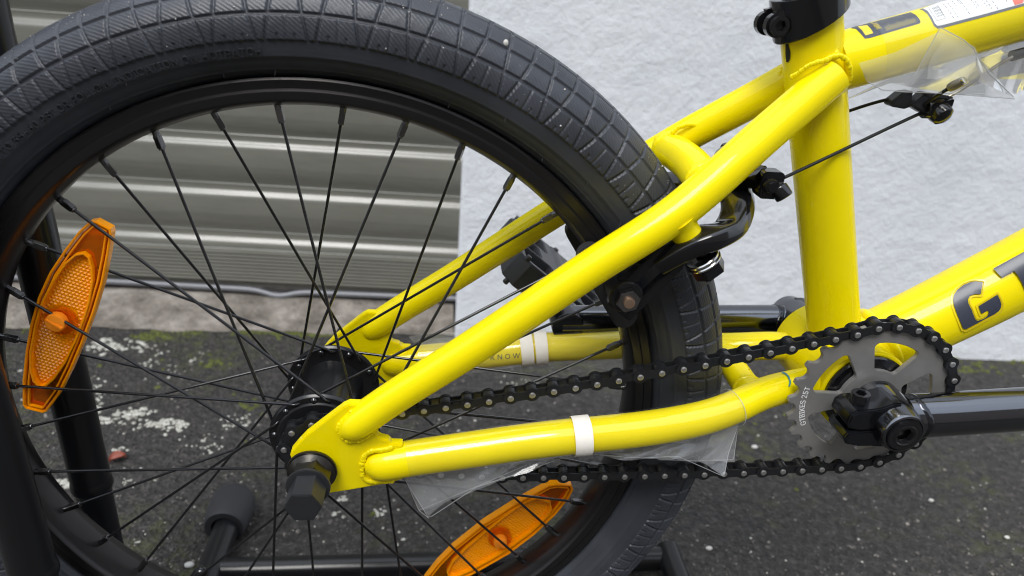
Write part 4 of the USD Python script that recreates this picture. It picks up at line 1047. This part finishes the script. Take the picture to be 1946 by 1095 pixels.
def crank_cluster(s, ang, name_lbl):
    d, up_, o, armm, lo, hi = crank_arm(s, ang, 176)
    a = obj('crank_arm', cat(armm), 'black_chrome', crank, smooth=40, label=name_lbl)
    # pinch clamp: two jaws left of the boss
    jaw = []
    e1, e2 = -d, up_
    up_jaw = Polygon([(6, -1.0), (22, -1.0), (27.5, .8), (29.5, 4), (28.5, 9), (25, 11.2), (17, 11.4), (11, 12), (4, 14.4), (0, 14.4)]).buffer(.8, 4)
    lo_jaw = Polygon([(6, -2.8), (22, -2.8), (28, -3.4), (29.5, -6), (27, -10.5), (20, -12.5), (12, -13), (4, -14.2), (0, -14.2)]).buffer(.8, 4)
    obj('pinch_jaw', prism(up_jaw, 20, o + [0, s * -1.5, 0], e1, e2, 1.6), 'crank_black', crank, smooth=35)
    obj('pinch_jaw', prism(lo_jaw, 20, o + [0, s * -1.5, 0], e1, e2, 1.6), 'crank_black', crank, smooth=35)
    obj('pinch_bolt', socket_bolt(o + e1 * 20 + e2 * 11.0 + [0, s * -.5, 0], e2, 5.2, 7.5, 4.5), 'black_gloss', crank, smooth=30)
    bo = o + np.array([0, s * 15.4, 0])
    e1b, e2b, nb = frame((0, s, 0))
    disc = Polygon(Point(0, 0).buffer(10.2, 32).exterior.coords, [list(hexagon(4.6, .25).exterior.coords)])
    obj('spindle_bolt', cat(prism(disc, 3.0, bo + nb * .6, e1b, e2b, .7), lathe([(4.9, 1.6), (5.6, 1.9), (6.0, 2.3), (6.5, 2.2), (6.9, 1.9)], bo + nb * .3, nb, 40)), 'black_gloss', crank, smooth=30)
    obj('bolt_socket', prism(Point(0, 0).buffer(6.5, 20), 1, bo - nb * 2.6, e1b, e2b, 0), 'nut_steel', crank)
    # weld at the root of the arm
    obj('crank_weld', collar(o + d * 16.0, d, 12.7 if s < 0 else 11.2, 2.4, 1.0, skewv=lambda a: 2 * np.cos(2 * a)), 'crank_black', crank, smooth=True)
    return d, o
crank_cluster(-1, 0.085, 'near black crank arm pointing forward')
dF, oF = crank_cluster(1, math.pi + 0.03, 'far black crank arm pointing to the rear wheel')
# gusset on top of the near arm, from boss to ring (guard tab)
ptip = oF + dF * 172
obj('pedal_boss', cyl(ptip + [0, -11, 0], ptip + [0, 11, 0], 11.5, 36, 1), 'crank_black', crank)

# --- far pedal
ped = sub('pedal', bike, 'black platform pedal on the far crank arm')
pa = ptip + [0, 11, 0]
obj('pedal_axle', cyl(pa + [0, -6, 0], pa + [0, 100, 0], 7.2, 24), 'black_satin', ped)
tilt = math.radians(-38)
q1 = np.array([math.cos(tilt), 0, math.sin(tilt)]); q2 = np.array([-math.sin(tilt), 0, math.cos(tilt)])
pc = pa + [0, 58, 0]
obj('pedal_barrel', cyl(pc - [0, 46, 0], pc + [0, 46, 0], 12.5, 28, 1.5), 'black_plastic', ped)
def plate_with_holes(w, hgt, holes):
    g2 = Polygon([(-w / 2, -hgt / 2 + 8), (-w / 2 + 9, -hgt / 2), (w / 2 - 9, -hgt / 2), (w / 2, -hgt / 2 + 8), (w / 2, hgt / 2 - 8), (w / 2 - 9, hgt / 2), (-w / 2 + 9, hgt / 2), (-w / 2, hgt / 2 - 8)]).buffer(2).buffer(-1)
    for hx, hy, a, b in holes: g2 = g2.difference(sbox(hx - a, hy - b, hx + a, hy + b).buffer(2.0, 6))
    return g2
cage = plate_with_holes(98, 92, [(-29, 27, 12, 10), (29, 27, 12, 10), (-29, -27, 12, 10), (29, -27, 12, 10), (-34, 0, 7, 8), (34, 0, 7, 8)])
obj('pedal_cage', prism(cage, 22, pc, q1, (0, 1, 0), 1.8), 'black_plastic', ped, smooth=35)
pinm = []
for a in (-44, -22, 0, 22, 44):
    for b in (-42, 42):
        for s in (1, -1):
            c = pc + q1 * a + np.array([0, b, 0]); obj('grip_pin', cyl(c + q2 * s * 10, c + q2 * s * 14, 2.2, 10, .6), 'black_plastic', ped)
refl = [rbox(pc + q1 * s * 48.6, (0, 1, 0), q2, (30, 9, 2.5), 1) for s in (1, -1)]
obj('pedal_side_bar', cat(*refl), 'black_plastic', ped)

# --- rear brake
brake = sub('rear_brake', bike, 'black rear brake under the seat stays')
B0 = at(1300, 438, -44); sdv = np.array([.80, 0, .60]); nv = np.array([.60, 0, -.80])      # along the stay, and away from it
def flat_arm(path, w, t, mats=None, nrm=None, parent=brake, name='brake_arm', material='black_gloss', n=44):
    """bar of oblong section along a path; w across, t thick"""
    a = np.linspace(0, 2 * np.pi, 20, endpoint=False); p = 4.0
    sec = np.c_[np.sign(np.cos(a)) * np.abs(np.cos(a)) ** (2 / p), np.sign(np.sin(a)) * np.abs(np.sin(a)) ** (2 / p)]
    P = spline(path, n); T = np.gradient(P, axis=0); T /= np.linalg.norm(T, axis=1)[:, None]
    W_ = np.interp(np.linspace(0, 1, n), np.linspace(0, 1, len(w)), w); H_ = np.interp(np.linspace(0, 1, n), np.linspace(0, 1, len(t)), t)
    V = []
    for k in range(n):
        nn_ = unit(nrm - T[k] * (nrm @ T[k])); b = np.cross(T[k], nn_)
        V.append(P[k] + sec[:, :1] * nn_ * H_[k] + sec[:, 1:] * b * W_[k])
    V = np.concatenate(V); m = len(sec)
    i = np.arange(n - 1)[:, None] * m; j = np.arange(m)[None]; j2 = (j + 1) % m
    q_ = np.stack([i + j, i + j2, i + m + j2, i + m + j], -1).reshape(-1, 4)
    V = np.vstack([V, P[0], P[-1]]); F = np.vstack([q_[:, [0, 1, 2]], q_[:, [0, 2, 3]], np.stack([np.full(m, n * m), (np.arange(m) + 1) % m, np.arange(m)], 1), np.stack([np.full(m, n * m + 1), (n - 1) * m + np.arange(m), (n - 1) * m + (np.arange(m) + 1) % m], 1)])
    t_ = trimesh.Trimesh(V, F, process=False); t_.fix_normals(); return t_
piv = at(1318, 462, -46)
for s in (1, -1):
    def fixm(t):
        if s < 0: t.vertices[:, 1] *= -1; t.invert()
        return t
    # frame boss and pivot
    bo0, bo1 = at(1296, 425, -45), at(1303, 452, -46)
    dpv = unit(at(1338, 500, -46) - at(1300, 440, -46))
    obj('brake_boss', fixm(cat(tube([B0 - dpv * 8, B0 + dpv * 3.5], [11.5, 9.8, 8.4, 8.0, 8.0], 32, 10))), 'yellow_paint', frame_)
    # the far end is the mirror of the arm end seen on the near side
    tip = at(1448, 338, -26) * np.array([1, -1, 1]); mid_ = at(1418, 352, 6)
    path = [at(1252, 503, -43), at(1285, 480, -45.5), at(1322, 460, -46.5), at(1354, 449, -45.5), at(1384, 436, -40), at(1400, 406, -30), at(1399, 373, -14), (at(1399, 373, -14) + tip) / 2 + np.array([-3, 0, 1.0]), tip]
    obj('brake_arm', fixm(flat_arm(path, [6.0, 8.5, 10.5, 9.5, 9.0, 9.0, 8.5, 7, 6.0], [5, 5.5, 6.0, 5.5, 5, 5, 5, 5, 5], nrm=dpv)), 'black_gloss', brake, smooth=45, label='near brake arm' if s > 0 else 'far brake arm')
    # slotted pad carrier from the pivot down towards the rim
    q0, q1_ = at(1196, 563, -42), at(1262, 500, -43)
    ee = unit(q1_ - q0); ff = unit(np.cross(ee, (0, 1, 0))); ff = ff if ff[2] > 0 else -ff
    Lc = np.linalg.norm(q1_ - q0)
    slot = Polygon([(-9, -8.5), (Lc + 4, -7.5), (Lc + 14, -3), (Lc + 14, 4), (Lc + 4, 8.5), (-2, 9.5), (-9, 6)]).buffer(1.5).difference(sbox(3, -2.6, Lc - 1, 3.2).buffer(1.4, 8))
    obj('pad_carrier', fixm(prism(slot, 6.5, q0, ee, ff, .8)), 'black_gloss', brake, smooth=35)
    # pad with its holder lying on the rim wall, rounded lower end
    c0, c1 = at(1112, 470, -18), at(1190, 606, -20)
    ep = unit(c1 - c0); ep[1] = 0; ep = unit(ep); fp = unit(np.cross(ep, (0, 1, 0))); Lp_ = np.linalg.norm((c1 - c0)[[0, 2]])
    shoe = LineString([(5, 0), (Lp_ - 4, 0)]).buffer(7.6, 12)
    obj('brake_pad', fixm(prism(shoe, 8.5, np.array([c0[0], -20.5, c0[2]]), ep, fp, 1.2)), 'black_rubber', brake, smooth=35)
    wc = at(1190, 565, -46)
    yb = np.array([0, -1, 0])
    obj('pad_washer', fixm(cat(lathe([(3, -20), (8.8, -20), (8.8, -5), (9.4, -3), (9.4, 0), (8.6, 1), (3, 1)], wc + [0, 0, 0], yb, 40))), 'black_satin', brake, smooth=35)
    obj('pad_nut', fixm(hexnut(wc + yb * 1.0, yb, 6.6, 5.2, .3, .6)), 'nut_steel', brake, smooth=30)
    obj('pad_bolt', fixm(cyl(wc + yb * 3, wc + yb * 8.2, 3.1, 24, .6)), 'copper_bolt', brake, smooth=30)
    # pivot bolt: polished washer and nut below the arm
    pb = at(1322, 471, -46)
    obj('pivot_washer', fixm(cat(lathe([(3, 0), (8.6, 0), (9.2, .5), (9.2, 1.6), (8.6, 2.1), (3, 2.1)], pb + dpv * 6.6, dpv, 48), lathe([(3, 0), (8.9, 0), (9.5, .5), (9.5, 1.3), (8.8, 1.8), (3, 1.8)], pb + dpv * 8.9, dpv, 48))), 'polished_steel', brake, smooth=35)
    obj('pivot_nut', fixm(hexnut(pb + dpv * 10.8, dpv, 9.0, 7.0, .4, .7)), 'black_gloss', brake, smooth=30)
    # cable clamp at the arm's far end (the far arm's clamp is the one the photograph shows)
    tc = tip
    obj('cable_clamp', fixm(cat(rbox(tc + np.array([3.5, 1.5, -2.5]), (1, 0, 0), (0, 0, 1), (13, 15, 12), 3), cyl(tc + np.array([7, 6, -3]), tc + np.array([11, 9, -8]), 4.8, 20, 1), lathe([(0, 3.2), (2.4, 3.2), (2.6, 2.6), (3.6, 2.5), (4.2, 1.5), (4.2, 0), (0, 0)], tc + np.array([2, 7.5, -2]), (0, 1, 0), 24))), 'black_gloss', brake, smooth=35)
# straddle cable and its carrier
ck = at(1483, 341, -27)
yk = at(1752, 207, -4)
obj('straddle_cable', tube([ck, (ck + yk) / 2 + [0, 0, -1.2], at(1735, 222, -6), at(1757, 212, -4)], .95, 10, 24), 'black_satin', brake, smooth=60)
fk = ck * np.array([1, -1, 1])
obj('straddle_cable', tube([fk, (fk + at(1600, 216, 14)) / 2, at(1600, 216, 14), at(1650, 199, 8), at(1692, 188, 3)], .95, 10, 30), 'black_satin', brake, smooth=60)
car = []
car.append(prism(Polygon([(p[0], p[2]) for p in ats([(1688, 197), (1691, 190), (1709, 176), (1726, 174), (1721, 200), (1712, 203), (1690, 199)], 2)]).buffer(.6), 9, (0, 2, 0), c=1.2))
car.append(prism(Polygon([(p[0], p[2]) for p in ats([(1728, 198), (1751, 177), (1759, 179), (1760, 205), (1748, 212), (1728, 200)], -2)]).buffer(.6), 9, (0, -2, 0), c=1.2))
car.append(cyl(at(1722, 193, 0), at(1732, 194, 0), 1.5, 12))
car.append(prism(Polygon([(p[0], p[2]) for p in ats([(1752, 176), (1790, 181), (1803, 184), (1800, 190), (1768, 198), (1768, 194), (1790, 187), (1756, 184)], -3)]).buffer(.4), 8, (0, -3, 0), c=1.0))
obj('cable_carrier', cat(*car), 'black_plastic', brake, smooth=35)
bc = at(1782, 214, -6)
obj('carrier_bolt', cat(cyl(at(1756, 207, -5), at(1770, 208, -5), 5.2, 24), lathe([(0, 7), (3.4, 6.6), (5.6, 5), (6.4, 2), (6.4, -4), (5.5, -6), (0, -6)], bc + np.array([0, 0, 1]), (.25, -.75, -.45), 28), rbox(at(1782, 200, -6), unit((.9, 0, .3)), (0, 0, 1), (13, 5, 9), 1.2)), 'black_gloss', brake, smooth=35)
fe0, fe1 = at(1803, 168, -20), at(1822, 158, -24)
obj('brake_cable', tube([at(1757, 199, -7), at(1775, 186, -11), at(1800, 170, -20)], 1.0, 10, 16), 'black_satin', brake)
obj('cable_ferrule', lathe([(0, 0), (1.9, 0), (2.3, .6), (2.6, 3), (2.3, 7.5), (0, 7.7)], fe0, fe1 - fe0, 20), 'zinc', brake, smooth=40)
obj('cable_end', lathe([(0, 0), (1.9, .1), (1.9, 1.2), (0, 1.3)], fe0 + unit(fe1 - fe0) * 7.6, fe1 - fe0, 20), 'polished_steel', brake)
obj('brake_cable', tube([at(1765, 197, 0), at(1850, 155, -3), at(1890, 128, -6), at(1915, 113, -8), at(1990, 108, -8)], 1.0, 10, 30), 'inner_wire', brake)
obj('cable_housing', tube([at(1922, 107, -8), at(1946, 100, -8), at(2010, 84, -8)], 2.9, 14, 14), 'black_satin', brake)

# ------------------------------------------------------------------ protective films and their tape
def ruled(top, bot, nu=60, nv=24, wave=0.0, seed=0, fold=0.0):
    T_, B_ = spline(top, nu), spline(bot, nu)
    v = np.linspace(0, 1, nv)[None, :, None]
    P = T_[:, None] * (1 - v) + B_[:, None] * v
    uu, vv = np.meshgrid(np.linspace(0, 1, nu), np.linspace(0, 1, nv), indexing='ij')
    P[..., 1] += wave * np.sin(uu * 7 + seed) * vv + wave * .6 * np.sin(uu * 15 + vv * 4 + seed * 2) * vv + fold * vv ** 2
    n, m = P.shape[:2]
    i = np.arange(n - 1)[:, None] * m; j = np.arange(m - 1)[None]
    q_ = np.stack([i + j, i + m + j, i + m + j + 1, i + j + 1], -1).reshape(-1, 4)
    return trimesh.Trimesh(P.reshape(-1, 3), np.vstack([q_[:, [0, 1, 2]], q_[:, [0, 2, 3]]]), process=False)
def poly3(pts, n=24):
    """polyline with sharp corners resampled"""
    P = np.asarray(pts, float); d = np.r_[0, np.cumsum(np.linalg.norm(np.diff(P, axis=0), axis=1))]
    t = np.linspace(0, d[-1], n); return np.stack([np.interp(t, d, P[:, k]) for k in range(3)], 1)
def wrap(P, R0_, R1_, m=48, n=40, arc=(0, 2 * np.pi)):
    """loose sleeve round a tube path"""
    return tube(P, R0_, m, n, cap=False)

nf = thing('protective_film', CS[4] + [0, 0, -10], 'clear plastic film taped round the near chain stay, loose corners hanging over the chain', 'plastic film')
pathc = spline(CS, 200); sel = [k for k in range(200) if CS[1][0] + 6 < pathc[k][0] < 249]
obj('sleeve', tube(pathc[sel], [11.0, 11.2, 10.9, 11.3, 11.8], 40, smoothpath=False, cap=False), 'clear_film_tight', nf, smooth=True)
fy = -51
obj('loose_corner', ruled(poly3(ats([(766, 906), (850, 894), (960, 878), (1088, 862)], -52), 40), poly3(ats([(815, 985), (905, 926), (1000, 895), (1088, 863.5)], [-62, -58, -54, -52]), 40), 40, 20, 2.6, 1), 'clear_film', nf, smooth=True)
obj('loose_corner', ruled(poly3(ats([(769, 908), (850, 896), (960, 879), (1085, 864)], -48), 40), poly3(ats([(796, 970), (905, 925), (1000, 884), (1085, 866)], [-50, -49, -49, -48]), 40), 40, 20, 2.2, 3), 'clear_film', nf, smooth=True)
obj('loose_corner', ruled(poly3(ats([(1112, 861), (1200, 850), (1300, 836), (1404, 806)], [-52, -51, -47, -38]), 40), poly3(ats([(1112, 862), (1200, 870), (1290, 868), (1376, 906)], [-52, -54, -54, -56]), 40), 40, 22, 3.2, 2), 'clear_film', nf, smooth=True)
obj('loose_corner', ruled(poly3(ats([(1150, 856), (1250, 843), (1330, 828), (1404, 800)], [-49, -47, -43, -34]), 40), poly3(ats([(1150, 860), (1250, 874), (1330, 875), (1394, 874)], [-49, -48, -46, -44]), 40), 40, 22, 2.2, 5), 'clear_film', nf, smooth=True)
def film_edge(pts, ys, parent, n=40):
    obj('film_edge', tube(poly3(ats(pts, ys), n), .15, 6, smoothpath=False), 'edge_film', parent, smooth=True)
film_edge([(769, 908), (796, 970), (815, 985)], [-48, -50, -52], nf); film_edge([(766, 906), (815, 985), (905, 926), (1000, 895), (1088, 863.5)], [-52, -62, -58, -54, -52], nf); film_edge([(796, 970), (905, 925), (1000, 884)], [-50, -49, -49], nf)
film_edge([(1112, 862), (1200, 870), (1290, 868), (1376, 906), (1384, 862), (1404, 806)], [-52, -54, -54, -56, -48, -38], nf); film_edge([(1250, 874), (1330, 875), (1394, 874), (1404, 800)], [-48, -46, -44, -34], nf)
e_ = sel[-1]; ringpts = [pathc[e_] + 11.9 * (math.cos(t) * frame(pathc[e_] - pathc[e_ - 1])[0] + math.sin(t) * frame(pathc[e_] - pathc[e_ - 1])[1]) for t in np.linspace(0, 2 * np.pi, 40)]
obj('film_edge', tube(ringpts, .2, 6, smoothpath=False), 'edge_film', nf, smooth=True)
k0 = int(np.argmin(np.abs(pathc[:, 0] - at(1087, 830, -52)[0]))); k1 = int(np.argmin(np.abs(pathc[:, 0] - at(1120, 826, -52)[0])))
obj('tape', tube([pathc[k0], pathc[(k0 + k1) // 2], pathc[k1]], [11.7, 11.75, 11.7], 40, 8, cap=False), 'paper_tape', nf, smooth=True, label='strip of white paper tape')
ff_ = thing('protective_film', CS[4] * [1, -1, 1] + [0, 0, -10], 'cloudy clear plastic film with two paper tapes round the far chain stay', 'plastic film')
mfar = np.array([1, -1, 1])
selF = [k for k in range(200) if CS[1][0] + 10 < pathc[k][0] < 240]
obj('sleeve', tube(pathc[selF] * mfar, [14.5, 12.5, 11.2, 11.4, 13.5], 40, smoothpath=False, cap=False), 'cloudy_film', ff_, smooth=True)
obj('loose_corner', ruled(poly3(ats([(1020, 684), (1100, 678), (1200, 664), (1290, 655)], 50), 40), poly3(ats([(1020, 688), (1080, 698), (1160, 702), (1290, 690)], [50, 46, 44, 46]), 40), 40, 16, 2, 6), 'clear_film', ff_, smooth=True)
obj('loose_corner', ruled(poly3(ats([(776, 640), (820, 632), (880, 632), (960, 640)], 52), 40), poly3(ats([(800, 668), (850, 672), (900, 668), (960, 655)], 46), 40), 40, 14, 2, 8), 'clear_film', ff_, smooth=True)
for (ua, ub, sk_) in ((987, 1012, 5), (1015, 1040, 0)):
    ka = int(np.argmin(np.abs(pathc[:, 0] - at(ua, 668, 52)[0]))); kb = int(np.argmin(np.abs(pathc[:, 0] - at(ub, 664, 52)[0])))
    obj('tape', tube([pathc[ka] * mfar, pathc[(ka + kb) // 2] * mfar, pathc[kb] * mfar], [12.3, 12.35, 12.3], 40, 8, cap=False), 'paper_tape', ff_, smooth=True, label='strip of cream paper tape')
tf = thing('protective_film', TTP + TTD * 40, 'clear plastic film wrapped round the top tube with a crumpled flap hanging below', 'plastic film')
obj('film_edge', tube(poly3(ats([(1650, 156), (1676, 171), (1720, 175), (1800, 178), (1928, 188)], [-18, -18, -17, -16, -17]), 60), .22, 6, smoothpath=False), 'edge_film', tf, smooth=True)
obj('film_edge', tube(poly3(ats([(1735, 150), (1787, 52), (1830, 75), (1850, 92), (1860, 112), (1880, 140), (1926, 184)], [-19, -20, -21, -21, -20, -20, -18]), 60), .22, 6, smoothpath=False), 'edge_film', tf, smooth=True)
obj('sleeve', tube([TTP + TTD * s_ for s_ in (-3.5, 30, 90, 200)], [16.5, 16.7, 16.8, 16.8], 44, 24, cap=False), 'clear_film_tight', tf, smooth=True)
obj('loose_flap', ruled(poly3(ats([(1632, 120), (1700, 100), (1785, 60), (1852, 88), (1860, 110)], [-18.5, -19.5, -20, -20, -19]), 60), poly3(ats([(1650, 156), (1676, 171), (1720, 175), (1800, 178), (1928, 188)], [-18, -18, -17, -16, -17]), 60), 60, 26, 1.4, 2), 'milky_film', tf, smooth=True)
obj('loose_flap', ruled(poly3(ats([(1787, 52), (1830, 75), (1850, 92), (1860, 112), (1880, 128)], [-19, -20, -21, -21, -20]), 50), poly3(ats([(1735, 150), (1770, 152), (1810, 150), (1870, 160), (1926, 184)], [-18, -20, -21, -20, -18]), 50), 50, 26, 1.2, 7), 'milky_film', tf, smooth=True)
obj('loose_flap', ruled(poly3(ats([(1620, 170), (1700, 146), (1800, 118), (1900, 90), (1990, 62)], [2, 0, -4, -8, -8]), 60), poly3(ats([(1604, 190), (1690, 158), (1800, 178), (1900, 150), (1990, 150)], [4, 4, 8, 6, 6]), 60), 60, 20, 1.5, 4), 'clear_film', tf, smooth=True)
obj('loose_flap', ruled(poly3(ats([(1850, 112), (1890, 104), (1930, 96), (1990, 84)], -14), 50), poly3(ats([(1870, 156), (1900, 168), (1926, 178), (1990, 165)], -10), 50), 50, 24, 1.8, 9), 'clear_film', tf, smooth=True)
